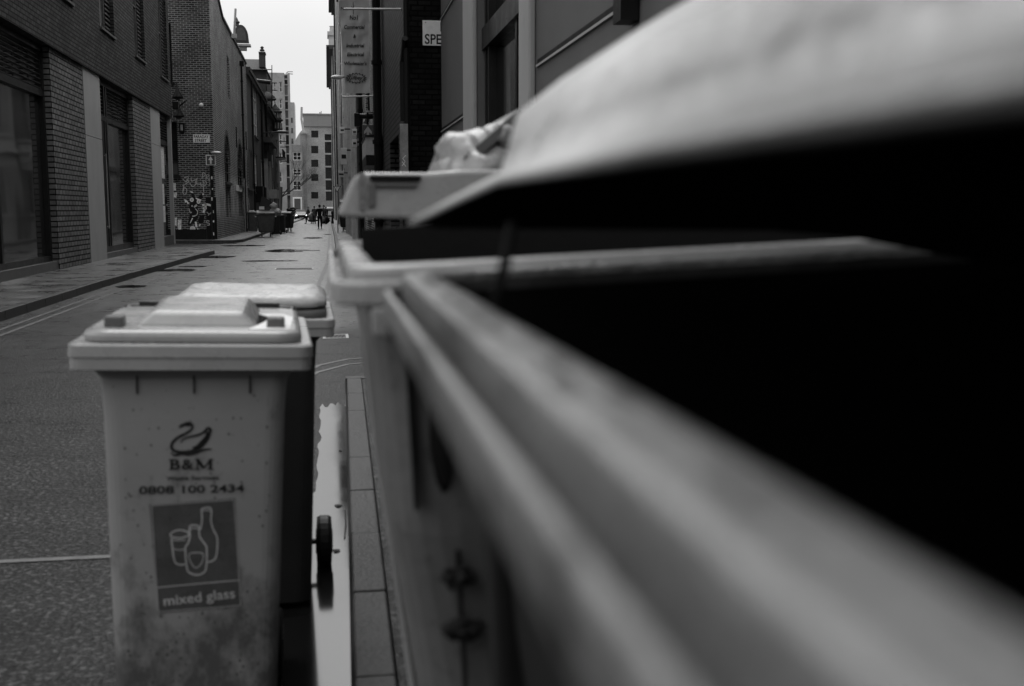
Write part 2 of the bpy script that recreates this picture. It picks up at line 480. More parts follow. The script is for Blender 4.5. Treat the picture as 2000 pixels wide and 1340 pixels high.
def part(name, mb, m, t, world=True, **kw):
    """world=True: mesh data is in world coordinates; t is an Empty with a location only."""
    o = mb.build(name, m, None, **kw)
    o.parent = t
    if world:
        o.matrix_parent_inverse = Matrix.Translation(-t.location)
    return o

def tag(o, label=None, cat=None, group=None, kind=None):
    if label: o['label'] = label
    if cat: o['category'] = cat
    if group: o['group'] = group
    if kind: o['kind'] = kind
    return o

def structure(name, mb, m, **kw): return tag(mb.build(name, m, **kw), kind='structure')

def copy_tree(o, parent=None):
    c = o.copy(); col.objects.link(c)
    if parent is not None:
        c.parent = parent
        c.matrix_parent_inverse = o.matrix_parent_inverse.copy()
    for ch in list(o.children): copy_tree(ch, c)
    return c

def text_geo(s, size, shear=0.0, offset=0.0, width=None):
    cu = bpy.data.curves.new('t', 'FONT'); cu.body = s; cu.size = size; cu.shear = shear; cu.offset = offset
    cu.align_x = 'CENTER'; cu.align_y = 'CENTER'; cu.resolution_u = 4
    ob = bpy.data.objects.new('t', cu); col.objects.link(ob)
    dg = bpy.context.evaluated_depsgraph_get()
    me = bpy.data.meshes.new_from_object(ob.evaluated_get(dg))
    vs = [(v.co.x, v.co.y) for v in me.vertices]; fs = [tuple(p.vertices) for p in me.polygons]
    bpy.data.objects.remove(ob); bpy.data.curves.remove(cu); bpy.data.meshes.remove(me)
    if vs:
        cx = (min(v[0] for v in vs) + max(v[0] for v in vs)) / 2
        cy = (min(v[1] for v in vs) + max(v[1] for v in vs)) / 2
        k = 1.0 if width is None else width / (max(v[0] for v in vs) - min(v[0] for v in vs))
        vs = [((x - cx) * k, y - cy) for x, y in vs]
    return vs, fs

def put_text(mb, s, size, fn, u=0, v=0, d=0.004, **kw):
    vs, fs = text_geo(s, size, **kw)
    return mb.add([fn(x + u, y + v, d) for x, y in vs], fs)

# wall-plane mappers: fn(u, z, off) with off > 0 standing proud of the wall
def PX(c, dr): return lambda u, z, off=0.0: (c + dr * off, u, z)
def PY(c, dr=-1): return lambda u, z, off=0.0: (u, c + dr * off, z)

def fbox(mb, fn, u0, u1, z0, z1, d0, d1):
    b = [fn(u0, z0, d0), fn(u1, z0, d0), fn(u1, z0, d1), fn(u0, z0, d1)]
    t = [fn(u0, z1, d0), fn(u1, z1, d0), fn(u1, z1, d1), fn(u0, z1, d1)]
    return mb.hexa(b, t)

def wall(mb, fn, u0, u1, z0, z1, holes=(), d=0.18):
    us = sorted({u0, u1} | {min(max(h[0], u0), u1) for h in holes} | {min(max(h[1], u0), u1) for h in holes})
    zs = sorted({z0, z1} | {min(max(h[2], z0), z1) for h in holes} | {min(max(h[3], z0), z1) for h in holes})
    for i in range(len(us) - 1):
        for j in range(len(zs) - 1):
            cu, cz = (us[i] + us[i + 1]) / 2, (zs[j] + zs[j + 1]) / 2
            if any(h[0] < cu < h[1] and h[2] < cz < h[3] for h in holes): continue
            mb.quad(fn(us[i], zs[j], 0), fn(us[i + 1], zs[j], 0), fn(us[i + 1], zs[j + 1], 0), fn(us[i], zs[j + 1], 0))
    for a, b, c, e in holes:
        mb.quad(fn(a, c, 0), fn(b, c, 0), fn(b, c, -d), fn(a, c, -d))
        mb.quad(fn(a, e, 0), fn(b, e, 0), fn(b, e, -d), fn(a, e, -d))
        mb.quad(fn(a, c, 0), fn(a, e, 0), fn(a, e, -d), fn(a, c, -d))
        mb.quad(fn(b, c, 0), fn(b, e, 0), fn(b, e, -d), fn(b, c, -d))
    return mb

def arch_fill(mb, fn, a, b, spring, top, d=0.18):     # solid brick above an arch inside a rectangular hole
    n = 8; c = (a + b) / 2; r = (b - a) / 2; h = top - spring
    for s in (-1, 1):
        pts = [(c + s * r, top)] + [(c + s * r * math.cos(math.pi / 2 * k / n), spring + h * math.sin(math.pi / 2 * k / n)) for k in range(n + 1)]
        mb.prism(pts, fn, 0, -d)

def window(t, fn, u0, u1, z0, z1, fm, gm, rec=0.12, nx=2, nz=3, fw=0.06, sill=None, name='window'):
    mb = MB(); r0, r1 = -rec, -rec + 0.06
    for k in range(nx + 1):
        u = u0 + (u1 - u0) * k / nx; a = fw if k in (0, nx) else fw * 0.7
        lo = u if k == 0 else (u - a if k == nx else u - a / 2)
        fbox(mb, fn, lo, lo + a, z0, z1, r0, r1)
    for k in range(nz + 1):
        z = z0 + (z1 - z0) * k / nz; a = fw if k in (0, nz) else fw * 0.7
        lo = z if k == 0 else (z - a if k == nz else z - a / 2)
        fbox(mb, fn, u0, u1, lo, lo + a, r0 + 0.002, r1 - 0.002)
    o = part(name, mb, fm, t)
    g = MB().quad(fn(u0, z0, r0 + 0.012), fn(u1, z0, r0 + 0.012), fn(u1, z1, r0 + 0.012), fn(u0, z1, r0 + 0.012))
    sub('pane', g, gm, o)
    if sill:
        s = MB(); fbox(s, fn, u0 - 0.08, u1 + 0.08, z0 - 0.12, z0 - 0.003, -rec + 0.01, 0.09)
        sub('sill', s, sill, o)
    return o

def rrect(w_, d_, r, z, n=6, cx=0, cy=0):
    pts = []
    for qx, qy, a0 in ((1, 1, 0), (-1, 1, 90), (-1, -1, 180), (1, -1, 270)):
        for k in range(n + 1):
            a = R(a0 + 90 * k / n)
            pts.append((cx + qx * (w_ / 2 - r) + r * math.cos(a), cy + qy * (d_ / 2 - r) + r * math.sin(a), z))
    return pts

# ================================================================== the setting
g = MB(); g.quad((-90, -60, 0), (90, -60, 0), (90, 400, 0), (-90, 400, 0))
structure('road', g, M['road'])

def slab(name, pts, z, m, kerb_edges=None):
    mb = MB().prism(pts, lambda u, v, d: (u, v, d), -0.05, z)
    return structure(name, mb, m)
KL = [(-4.18, 4), (-4.09, 14.8), (-4.05, 20.7), (-3.78, 30), (-3.57, 35.9), (-3.75, 37.6), (-4.6, 39.6), (-7, 41.4), (-16, 42.5)]
slab('left_pavement', [(p[0] - 0.15, p[1] - (0.15 if i > 5 else 0)) for i, p in enumerate(KL)] + [(-16, 4)], 0.12, M['paving'])
KL2 = [(-20, 46.5), (-6.6, 47.2), (-3.95, 47.9), (-3.66, 49.2), (-3.60, 58), (-3.6, 130), (-3.6, 190)]
slab('far_left_pavement', [(p[0] - (0.15 if i > 2 else 0), p[1] + (0.15 if i < 3 else 0)) for i, p in enumerate(KL2)] + [(-20, 190)], 0.12, M['paving'])
KR = [(0.03, -2), (0.036, 2.9), (0.107, 8.32)]
slab('right_pavement', [(0.16, -2), (0.166, 2.9), (0.232, 8.3), (8, 8.3), (8, -2)], 0.118, M['road'])
KR2 = [(8, 15.8), (1.2, 16.0), (0.45, 16.6), (0.18, 18), (0.22, 30), (0.30, 61), (0.35, 190)]
slab('far_right_pavement', [(8, 15.95), (1.2, 16.15), (0.55, 16.7), (0.33, 18), (0.37, 30), (0.45, 61), (0.5, 190), (8, 190)], 0.118, M['paving'])

def kerb(name, path, side, wdt=0.15, z=0.125, step=0.92):
    """individual stones along a polyline; side=+1 puts the stone to the left of travel"""
    P = [Vector((a, b)) for a, b in path]
    mb = MB()
    for a, b in zip(P, P[1:]):
        L = (b - a).length; d = (b - a).normalized(); n = Vector((-d.y, d.x)) * side
        k = max(1, round(L / step)); s = 0
        for i in range(k):
            p, q = a + d * (L * i / k + 0.004), a + d * (L * (i + 1) / k - 0.004)
            j = random.uniform(-0.003, 0.003)
            b4 = [(*p, -0.04), (*q, -0.04), (*(q + n * wdt), -0.04), (*(p + n * wdt), -0.04)]
            t4 = [(*(p + n * 0.012), z + j), (*(q + n * 0.012), z + j), (*(q + n * wdt), z + j), (*(p + n * wdt), z + j)]
            mb.hexa(b4, t4)
    return structure(name, mb, M['kerb'], bevel=0.008)
kerb('left_kerb', KL, 1)
kerb('far_left_kerb', KL2, 1)
kerb('right_kerb', KR, -1, 0.125, 0.125, 0.72)
kerb('far_right_kerb', KR2, -1)
g = MB(); g.box(0.107, 8, 8.32, 8.44, -0.04, 0.125)
structure('kerb_end', g, M['kerb'], bevel=0.008)

def line(mb, pts, wd, z=0.004):
    rnd = random.Random(3)
    P = []
    for (a, b) in zip(pts, pts[1:]):
        n = max(1, int(math.dist(a, b) / 0.6))
        P += [(a[0] + (b[0] - a[0]) * i / n, a[1] + (b[1] - a[1]) * i / n) for i in range(n)]
    P.append(pts[-1])
    wds = [wd * rnd.uniform(0.75, 1.15) for _ in P]
    L, Rr = [], []
    for i, p in enumerate(P):
        a, b = Vector(P[max(0, i - 1)]), Vector(P[min(len(P) - 1, i + 1)])
        t = (b - a).normalized(); n = Vector((-t.y, t.x)) * wds[i] / 2
        L.append(Vector(p) + n); Rr.append(Vector(p) - n)
    for i in range(len(P) - 1):
        mb.quad((*L[i], z), (*L[i + 1], z), (*Rr[i + 1], z), (*Rr[i], z))
g = MB()
A_ = [(p[0] + 0.28, p[1]) for p in KL[:5]]; B_ = [(p[0] + 0.46, p[1]) for p in KL[:5]]
line(g, A_ + [(-3.35, 38.5), (-4.4, 40.6), (-7, 42.2)], 0.06); line(g, B_ + [(-3.15, 38.8), (-4.3, 41.0), (-7, 42.6)], 0.06)
line(g, [(-6, 46.2), (-3.5, 47.0), (-3.2, 49), (-3.15, 58), (-3.15, 120)], 0.08)
line(g, [(-6, 46.0), (-3.3, 46.8), (-3.0, 49), (-2.95, 58), (-2.95, 120)], 0.08)
line(g, [(-0.25, 18.2), (-0.02, 30), (0.06, 60), (0.1, 120)], 0.09); line(g, [(-0.06, 18.4), (0.14, 30), (0.2, 60), (0.24, 120)], 0.09)
line(g, [(-0.35, 8.6), (-0.12, 9.5), (0.15, 9.95), (0.6, 10.2), (3, 10.3)], 0.05)
line(g, [(-0.35, 9.1), (-0.1, 9.95), (0.15, 10.3), (0.6, 10.5), (3, 10.6)], 0.05)
line(g, [(-2.6, 4.52), (-0.6, 4.50)], 0.045)
line(g, [(-0.5, 17.3), (0.3, 17.6), (1.3, 17.6)], 0.1)
structure('road_markings', g, M['paint'])

# puddles: thin sheets with ragged outline
def puddle(name, cx, cy, rx, ry, seed, z=0.006, n=48, amp=0.35):
    mb = MB(); pts = []
    for i in range(n):
        a = 2 * math.pi * i / n
        k = 1 + amp * mnoise.noise(Vector((math.cos(a) * 1.6, math.sin(a) * 1.6, seed))) + amp * 0.4 * mnoise.noise(Vector((math.cos(a) * 6, math.sin(a) * 6, seed)))
        pts.append((cx + rx * k * math.cos(a), cy + ry * k * math.sin(a), z))
    mb.quad(*pts)
    return tag(mb.build(name, M['water']), kind='structure')
# gutter puddle
mb = MB(); left, right = [], []
for i in range(60):
    y = 2.2 + 5.55 * i / 59
    l = -.52 + .44 * min(1, max(0, (y - 4.6) / .8)) + 0.03 * mnoise.noise(Vector((0, y * 2.6, 1))) + .014 * mnoise.noise(Vector((3, y * 5.3, 1)))
    r = 0.033 + 0.0135 * (y - 2.9) + 0.004
    left.append((l, y, 0.006)); right.append((r, y, 0.006))
for i in range(59): mb.quad(left[i], right[i], right[i + 1], left[i + 1])
a_, b_ = left[-1], right[-1]
top = [(a_[0] + (b_[0] - a_[0]) * k / 10, 7.76 + .28 * abs(mnoise.noise(Vector((k * .9, 1.3, 4)))) + (.12 if k % 3 == 1 else 0), .006) for k in range(11)]
mb.quad(a_, b_, *top[::-1][1:-1])
tag(mb.build('gutter_puddle', M['water']), kind='structure')
for k, (px, py, rx, ry) in enumerate([(345, 528, 0.55, 0.5), (378, 521, 0.35, 0.3), (560, 490, 0.7, 1.3), (420, 502, 0.6, 0.8), (470, 480, 0.8, 1.0), (610, 465, 0.5, 1.5), (640, 458, 0.25, 0.8), (420, 476, 0.9, 0.6), (255, 560, 0.3, 0.35), (520, 510, 0.7, 0.35)]):
    p = at(px, py, Z=0)
    puddle('road_puddle', p.x, p.y, rx, ry, k)

for k, (px, py, r_, lb_) in enumerate(((661, 988, .016, 'soggy dark leaf floating in the gutter puddle near the wheel'), (656, 1076, .014, 'small flat dark leaf in the gutter puddle below the wheel'), (664, 880, .009, 'tiny dark scrap in the upper gutter puddle'))):
    p = at(px, py, Z=.008); q = MB()
    q.quad(*[(p.x + r_ * (1 + .4 * math.sin(3 * a + k)) * math.cos(a), p.y + 2.2 * r_ * (1 + .4 * math.cos(2 * a)) * math.sin(a), .009) for a in [i * .5236 for i in range(12)]])
    q.quad(*[(p.x + .6 * r_ * math.cos(a), p.y + r_ * math.sin(a), .012) for a in [i * .7854 for i in range(8)]])
    tag(q.build('leaf', M['ink']), lb_, 'leaf')
p, p2 = at(673, 1050, Z=.01), at(674, 998, Z=.01)
tag(MB().tube([p, (p + p2) / 2 + Vector((.004, 0, .004)), p2], .003, 6).build('twig', M['ink']), 'thin dark twig lying along the kerb side of the puddle', 'twig')

# drain grating set in the road, and a gully by the kerb
def grate(x, y, wx, wy, n, label):
    t = thing('road_grate', label, 'drain', (x, y, 0))
    f = MB()
    for a, b, c, d in ((-wx, wx, -wy, -wy + 0.03), (-wx, wx, wy - 0.03, wy), (-wx, -wx + 0.03, -wy + 0.03, wy - 0.03), (wx - 0.03, wx, -wy + 0.03, wy - 0.03)):
        f.box(x + a, x + b, y + c, y + d, -0.01, 0.008)
    part('frame', f, M['lmetal'], t)
    s = MB()
    for i in range(n):
        u = x - wx + 0.04 + (2 * wx - 0.08) * (i + 0.3) / n
        s.hexa([(u, y - wy + 0.03, -0.01), (u + 0.022, y - wy + 0.03, -0.01), (u + 0.062, y + wy - 0.03, -0.01), (u + 0.04, y + wy - 0.03, -0.01)],
               [(u, y - wy + 0.03, 0.007), (u + 0.022, y - wy + 0.03, 0.007), (u + 0.062, y + wy - 0.03, 0.007), (u + 0.04, y + wy - 0.03, 0.007)])
    part('bars', s, M['iron'], t)
    b = MB(); b.quad((x - wx, y - wy, 0.003), (x + wx, y - wy, 0.003), (x + wx, y + wy, 0.003), (x - wx, y + wy, 0.003))
    part('well', b, M['ink'], t)
grate(-0.82, 26.6, 0.45, 0.35, 14, 'long slotted iron drain grate in mid road behind the wheeled bins')
grate(-0.7, 38.5, 0.45, 0.35, 12, 'smaller far iron drain grate in the road before the far bins')
grate(0.06, 12.2, 0.14, 0.2, 5, 'small bright gully grate in the road beyond the end of the near kerb')

# ================================================================== left modern building
X0 = -5.75
fl = PX(X0, 1)
YN = 12.0
t = thing('modern_building', 'dark brick building with tall shopfront windows and louvres along the left pavement', 'building', (X0, 28, 0.12))
mb = MB()
upw = []
for a in (20.1, 25.2, 30.25, 35.45, 40.6):
    upw.append((a, a + 1.95, 6.1, 9.3))
wall(mb, PX(X0 + 0.06, 1), YN, 43.2, 4.83, 16, upw, 0.3)
mb.quad((X0 + 0.06, YN, 4.83), (X0 + 0.06, 43.2, 4.83), (X0 - 1.0, 43.2, 4.83), (X0 - 1.0, YN, 4.83))
mb.quad((X0 + 0.06, 43.2, 4.83), (X0 + 0.06, 43.2, 16), (X0 - 12, 43.2, 16), (X0 - 12, 43.2, 4.83))
mb.quad((X0 + 0.06, YN, 4.83), (X0 + 0.06, YN, 16), (X0 - 12, YN, 16), (X0 - 12, YN, 4.83))
mb.quad((X0 + 0.06, YN, 16), (X0 + 0.06, 43.2, 16), (X0 - 12, 43.2, 16), (X0 - 12, YN, 16))
part('upper_wall', mb, M['dbrick'], t)
pf = PX(X0, 1)
for a, b in ((24.95, 28.13), (35.0, 38.28)):
    q = MB(); q.box(X0 - 0.9, X0, a, b, 0.1, 4.829); part('brick_pier', q, M['pbrick'], t)
for a, b in ((28.13, 30.1), (38.28, 40.35)):
    q = MB(); q.box(X0 - 0.9, X0 + 0.012, a + 0.003, b, 0.1, 3.2 if a < 30 else 3.6); q.box(X0 - 0.9, X0 + 0.012, a + 0.003, b, 3.212 if a < 30 else 3.612, 4.828)
    part('concrete_panel', q, M['concrete'], t)
for a, b, c in ((YN, 24.95, .30), (30.1, 35.0, .26), (40.35, 43.1, .45)):
    q = MB(); q.box(X0 - 0.9, X0 - 0.02, a, b, 0.1, c); part('plinth', q, M['mframe'], t)
def bay(a, b, splits, zt=3.84, rec=0.25):
    f = MB(); fn = PX(X0, 1)
    for k, u in enumerate(splits):
        fbox(f, fn, u - 0.06, u + 0.06, 0.26, 4.828, -rec, -rec + 0.12)
    fbox(f, fn, a, b, zt - 0.07, zt + 0.07, -rec + 0.002, -rec + 0.118)
    fbox(f, fn, a, b, 0.262, 0.42, -rec + 0.002, -rec + 0.118)
    fbox(f, fn, a, b, 4.70, 4.825, -rec + 0.002, -rec + 0.118)
    o = part('shopfront_frame', f, M['dframe'], t)
    sub('pane', MB().quad(fn(a, 0.3, -rec + 0.03), fn(b, 0.3, -rec + 0.03), fn(b, zt, -rec + 0.03), fn(a, zt, -rec + 0.03)), M['glass2'], o)
    l = MB(); z = zt + 0.1
    while z < 4.68:
        l.hexa([fn(a, z, -rec), fn(b, z, -rec), fn(b, z + 0.0, -rec + 0.09), fn(a, z, -rec + 0.09)],
               [fn(a, z + 0.045, -rec), fn(b, z + 0.045, -rec), fn(b, z + 0.012, -rec + 0.09), fn(a, z + 0.012, -rec + 0.09)])
        z += 0.095
    sub('louvre', l, M['louvre'], o)
    return o
bay(YN, 24.93, [16.4, 18.9, 21.3, 24.87])
fo = bay(30.1, 34.98, [30.2, 31.35, 31.62, 34.9])
bay(40.37, 43.15, [40.45])
q = MB(); q.box(X0 - 0.12, X0 + 0.02, 43.02, 43.18, 0.12, 4.829); part('corner_post', q, M['concrete'], t)
d = MB(); fbox(d, fl, 30.27, 31.28, 0.27, 3.76, -0.20, -0.15); dd = part('door', d, M['dframe'], t)
h = MB(); h.tube([fl(31.12, 0.9, -0.10), fl(31.12, 2.9, -0.10)], 0.018); h.tube([fl(31.12, 0.95, -0.15), fl(31.12, 0.95, -0.1)], 0.012); h.tube([fl(31.12, 2.85, -0.15), fl(31.12, 2.85, -0.1)], 0.012)
sub('handle', h, M['lmetal'], dd)
for k, (a, b, zb, zt) in enumerate([(40.6, 42.6, 2.55, 3.7), (40.65, 42.3, 1.6, 2.35), (40.7, 42.4, 0.95, 1.55)]):
    q = MB(); fbox(q, fl, a, b, zb, zt, -0.21, -0.2); part('poster', q, M['poster'], t)
for (a, b, c, e) in upw:
    f2 = PX(X0 + 0.06, 1)
    o = window(t, f2, a, a + 1.25, c, e, M['mframe'], M['glass3'], 0.18, 1, 2, 0.06)
    l = MB(); z = c + 0.05
    while z < e: fbox(l, f2, a + 1.27, b, z, z + 0.05, -0.2, -0.1); z += 0.12
    sub('louvre', l, M['louvre'], o)
    s = MB(); fbox(s, f2, a, b, c - 0.06, c - 0.002, -0.16, 0.05); sub('sill', s, M['mframe'], o)
    bk = MB(); bk.quad(f2(a, c, -0.29), f2(b, c, -0.29), f2(b, e, -0.29), f2(a, e, -0.29)); sub('blind', bk, M['ink'], o)

# ================================================================== brick corner warehouse (left, beyond the side street)
XB, YB = -4.83, 49.6
t = thing('corner_warehouse', 'old brick warehouse with graffiti corner and arched side windows across the side street', 'building', (XB, YB, 0.12))
ff = PY(YB, -1); fs_ = PX(XB, 1)
mb = MB()
wf = at(330, 420, Y=YB).x
wins_f = [(wf - 3.5, at(352, 420, Y=YB).x, at(340, 343, Y=YB).z, at(340, 238, Y=YB).z), (wf - 1.5, at(347, 420, Y=YB).x, at(340, 160, Y=YB).z, at(340, 45, Y=YB).z)]
wall(mb, ff, -16, XB, 0.1, 12.2, wins_f, 0.25)
part('facing_wall', mb, M['fbrick'], t)
mb = MB()
prof = [(YB, 12.2), (52.5, 11.35), (55.6, 10.55), (71, 10.35)]
arch = []
for px, top, bot in ((443, 265, 348), (468, 280, 355), (486.5, 292, 362)):
    y0 = at(px - 4.8, 300, X=XB).y; y1 = at(px + 5.2, 300, X=XB).y
    arch.append((y0, y1, 2.75, at(px, top, X=XB).z))
lowo = []
for (a, b, c, e) in arch: lowo.append((a, b, 1.05, 2.55))
slit = (at(444, 150, X=XB).y, at(448.5, 150, X=XB).y, at(446, 190, X=XB).z, at(446, 112, X=XB).z)
wall(mb, fs_, YB, 71, 0.1, 10.35, arch + lowo + [slit], 0.2)
for (a, b, c, e) in arch: arch_fill(mb, fs_, a, b, e - (b - a) / 2, e, 0.2)
mb.quad(*[fs_(y, z) for y, z in [(YB, 10.35)] + prof[:1] + prof[1:]])
mb.quad((-16, 71, 0), (XB, 71, 0), (XB, 71, 10.35), (-16, 71, 10.35))
part('wall', mb, M['fbrick2'], t)
cp = MB()
for (a, b), (c, e) in zip(prof, prof[1:]):
    cp.hexa([fs_(a, b, -0.3), fs_(c, e, -0.3), fs_(c, e, 0.07), fs_(a, b, 0.07)], [fs_(a, b + .12, -0.3), fs_(c, e + .12, -0.3), fs_(c, e + .12, 0.07), fs_(a, b + .12, 0.07)])
part('coping', cp, M['stone_d'], t)
for (a, b, c, e) in arch:
    o = window(t, fs_, a, b, c, e - 0.3, M['dframe'], M['glass'], 0.14, 2, 4, 0.05, sill=M['stone_d'])
    hd = MB(); n = 10; cc = (a + b) / 2; r = (b - a) / 2
    outer = [(cc + (r + .28) * math.cos(math.pi * k / n), e - r + (r + .28) * math.sin(math.pi * k / n)) for k in range(n + 1)]
    inner = [(cc + (r + .005) * math.cos(math.pi * k / n), e - r + (r + .005) * math.sin(math.pi * k / n)) for k in range(n, -1, -1)]
    for k in range(n):
        hd.prism([outer[k], outer[k + 1], inner[n - k - 1], inner[n - k]], fs_, 0.003, 0.02)
    part('arch_bricks', hd, M['stone_d'], t)
    bq = MB(); bq.quad(fs_(a, e - .35, -.13), fs_(b, e - .35, -.13), fs_(b, e, -.13), fs_(a, e, -.13)); sub('fanlight', bq, M['glass'], o)
for k, (a, b, c, e) in enumerate(lowo):
    bq = MB(); fbox(bq, fs_, a + .004, b - .004, c, e, -0.19, -0.1 if k else -0.15); part('bricked_up_opening', bq, M['fbrick'], t)
    lt = MB(); fbox(lt, fs_, a - .1, b + .1, e + .003, e + .16, -.05, 0.012); part('lintel', lt, M['stone_d'], t)
bq = MB(); fbox(bq, fs_, slit[0], slit[1], slit[2], slit[3], -0.19, -0.15); part('slit_window', bq, M['ink'], t)
for (a, b, c, e) in wins_f:
    window(t, ff, a, b, c, e, M['black'], M['glass'], 0.2, 3, 3, 0.05, sill=M['dframe'])
# dark base panel and rusticated corner
q = MB(); x0 = at(403, 420, Y=YB).x
fbox(q, ff, x0, XB + 0.03, 0.11, at(410, 385, Y=YB).z, 0.003, 0.05); part('corner_panel', q, M['black'], t)
q = MB(); fbox(q, ff, -16, x0 - 0.01, 0.11, 0.55, 0.003, 0.04); part('plinth', q, M['black'], t)
# downpipes on the side wall
def pipe(t, fn, u, z0, z1, m, r=0.055, off=0.1, hopper=False):
    p = MB(); p.tube([fn(u, z0, off), fn(u, z1, off)], r)
    z = z0 + 1
    while z < z1: p.tube([fn(u, z - .05, off), fn(u, z + .05, off)], r * 1.35); z += 1.9
    if hopper: fbox(p, fn, u - .14, u + .14, z1, z1 + .28, 0.01, off + 0.14)
    return part('drainpipe', p, m, t)
py_ = at(470, 200, X=XB).y
pipe(t, fs_, py_, 0.15, 9.6, M['black'], 0.06, 0.1, True)
pipe(t, fs_, at(492, 300, X=XB).y, 0.15, 10.0, M['black'])
pipe(t, fs_, at(472, 420, X=XB).y + 1.2, 0.15, 3.2, M['lmetal'], 0.03)
for px, py in ((461, 268), (480, 275)):
    p = at(px, py, X=XB); q = MB(); fbox(q, fs_, p.y - .06, p.y + .06, p.z - .55, p.z + .55, 0.002, 0.05); part('wall_tie', q, M['black'], t)

# white board on the wall, over the second bricked-up opening
q = MB(); a = at(462, 361, X=XB + .06); b = at(473.5, 375, X=XB + .06)
fbox(q, PX(XB, 1), a.y, b.y, b.z, a.z, 0.02, 0.06)
tag(q.build('notice_board', M['poster']), 'torn white notice board fixed to the warehouse side wall', 'board')

# street name plate
def sign_plate(name, fn, u0, u1, z0, z1, face, label, cat='sign', d0=0.01, d1=0.03, loc=None):
    t = thing(name, label, cat, loc or fn((u0 + u1) / 2, z0, d0))
    q = MB(); fbox(q, fn, u0, u1, z0, z1, d0, d1); part('plate', q, face, t, bevel=0.004)
    return t
a = at(377, 262.5, Y=YB); b = at(410, 279, Y=YB)
t = sign_plate('street_name_sign', ff, a.x, b.x, b.z, a.z, M['offwhite'], 'small white FARADAY STREET name plate on the brick corner wall')
cx = (a.x + b.x) / 2; hh = a.z - b.z
q = MB()
put_text(q, 'FARADAY', hh * 0.50, ff, cx, b.z + hh * 0.73, 0.033, offset=0.004, width=(b.x - a.x) * 0.88)
put_text(q, 'STREET', hh * 0.50, ff, cx - .03, b.z + hh * 0.27, 0.033, offset=0.004, width=(b.x - a.x) * 0.72)
part('lettering', q, M['ink'], t)

# graffiti and posters on the facing wall
def wp(px, py): p = at(px, py, Y=YB); return (p.x, p.z)
def gcurve(pts, wd, m, name='paint_stroke', parent=None):
    mb = MB(); P = [wp(*p) for p in pts]
    S = []
    for i in range(len(P) - 1):
        p0, p1, p2, p3 = P[max(i - 1, 0)], P[i], P[i + 1], P[min(i + 2, len(P) - 1)]
        for k in range(5):
            s = k / 5
            S.append(tuple(0.5 * (2 * p1[j] + (p2[j] - p0[j]) * s + (2 * p0[j] - 5 * p1[j] + 4 * p2[j] - p3[j]) * s * s + (3 * p1[j] - p0[j] - 3 * p2[j] + p3[j]) * s ** 3) for j in (0, 1)))
    S.append(P[-1])
    mb.ribbon(S, wd, ff, 0.003, 0.006)
    return mb
def zc(x, y): return (310 + x / 7.447, 300 + y / 7.447)     # coordinates read from an enlarged crop
GR = lambda L: [zc(*p) for p in L]
t = thing('tag_graffiti', 'thin pale spray tags PRUK written across the brick wall', 'graffiti', ff(wp(395, 360)[0], wp(395, 360)[1], 0.003))
for L in ([(630, 370), (640, 290), (650, 275), (680, 300), (665, 325), (630, 335)], [(685, 380), (700, 310), (735, 320), (700, 350), (730, 375)], [(720, 390), (745, 350), (735, 405), (765, 360)], [(725, 470), (780, 405), (745, 430), (740, 465)],
          [(350, 370), (400, 410), (430, 340), (370, 350)], [(345, 465), (395, 440), (440, 400), (400, 380)], [(370, 450), (350, 560), (385, 595), (410, 530), (375, 495), (360, 540)], [(455, 430), (490, 480), (535, 450), (545, 380), (480, 400), (470, 350)], [(535, 435), (600, 445), (660, 440), (640, 390), (690, 410), (680, 460), (620, 470), (605, 420)],
          [(650, 480), (655, 560)], [(755, 520), (750, 580), (775, 600), (790, 540)], [(540, 380), (560, 365), (530, 420)]):
    part('paint_stroke', gcurve(GR(L), 0.035, M['graf']), M['graf'], t)
t = thing('figure_graffiti', 'black and white painted long eared creature low on the wall', 'graffiti', ff(wp(385, 440)[0], wp(385, 440)[1], 0.003))
def gpoly(L, m, d=0.006, nm='painted_patch'):
    q = MB(); q.prism([wp(*zc(*p)) for p in L], ff, 0.002, d); part(nm, q, m, t)
def gdisc(cx, cy, rx, ry, m, d=0.008):
    gpoly([(cx + rx * math.cos(a * .5236), cy + ry * math.sin(a * .5236)) for a in range(12)], m, d)
gpoly([(465, 545), (500, 560), (520, 610), (530, 640), (490, 630), (470, 590)], M['ink'], .005)
gpoly([(640, 580), (600, 600), (560, 650), (600, 680), (640, 640)], M['ink'], .005)
gpoly([(480, 620), (560, 650), (600, 740), (560, 780), (590, 860), (560, 960), (480, 1030), (420, 1050), (450, 900), (440, 780)], M['ink'], .004)
gpoly([(600, 900), (670, 890), (650, 1000), (600, 1030), (570, 980)], M['ink'], .004)
gpoly([(453, 545), (490, 550), (505, 575), (470, 570)], M['grafw']); gpoly([(640, 575), (660, 590), (650, 605), (632, 600)], M['grafw'])
gdisc(482, 672, 28, 32, M['grafw']); gdisc(580, 698, 28, 34, M['grafw']); gdisc(482, 674, 14, 18, M['graf'], .010); gdisc(580, 700, 14, 18, M['graf'], .010)
gpoly([(535, 640), (620, 670), (610, 690), (540, 660)], M['grafw']); gpoly([(505, 770), (550, 730), (565, 760), (520, 790)], M['graf'])
gpoly([(370, 665), (400, 670), (445, 725), (420, 735), (405, 705), (385, 715)], M['grafw']); gdisc(485, 762, 10, 14, M['graf'])
gpoly([(487, 905), (535, 900), (530, 915), (490, 918)], M['grafw']); gpoly([(485, 935), (500, 940), (465, 1010), (450, 1015)], M['grafw'])
gpoly([(525, 990), (550, 990), (565, 1070), (535, 1070)], M['grafw']); gpoly([(560, 1080), (572, 1080), (580, 1120), (605, 1125), (600, 1140), (565, 1135)], M['grafw'])
gdisc(493, 1105, 42, 55, M['poster']); gpoly([(595, 1020), (612, 1025), (600, 1060), (582, 1055)], M['grafw'])
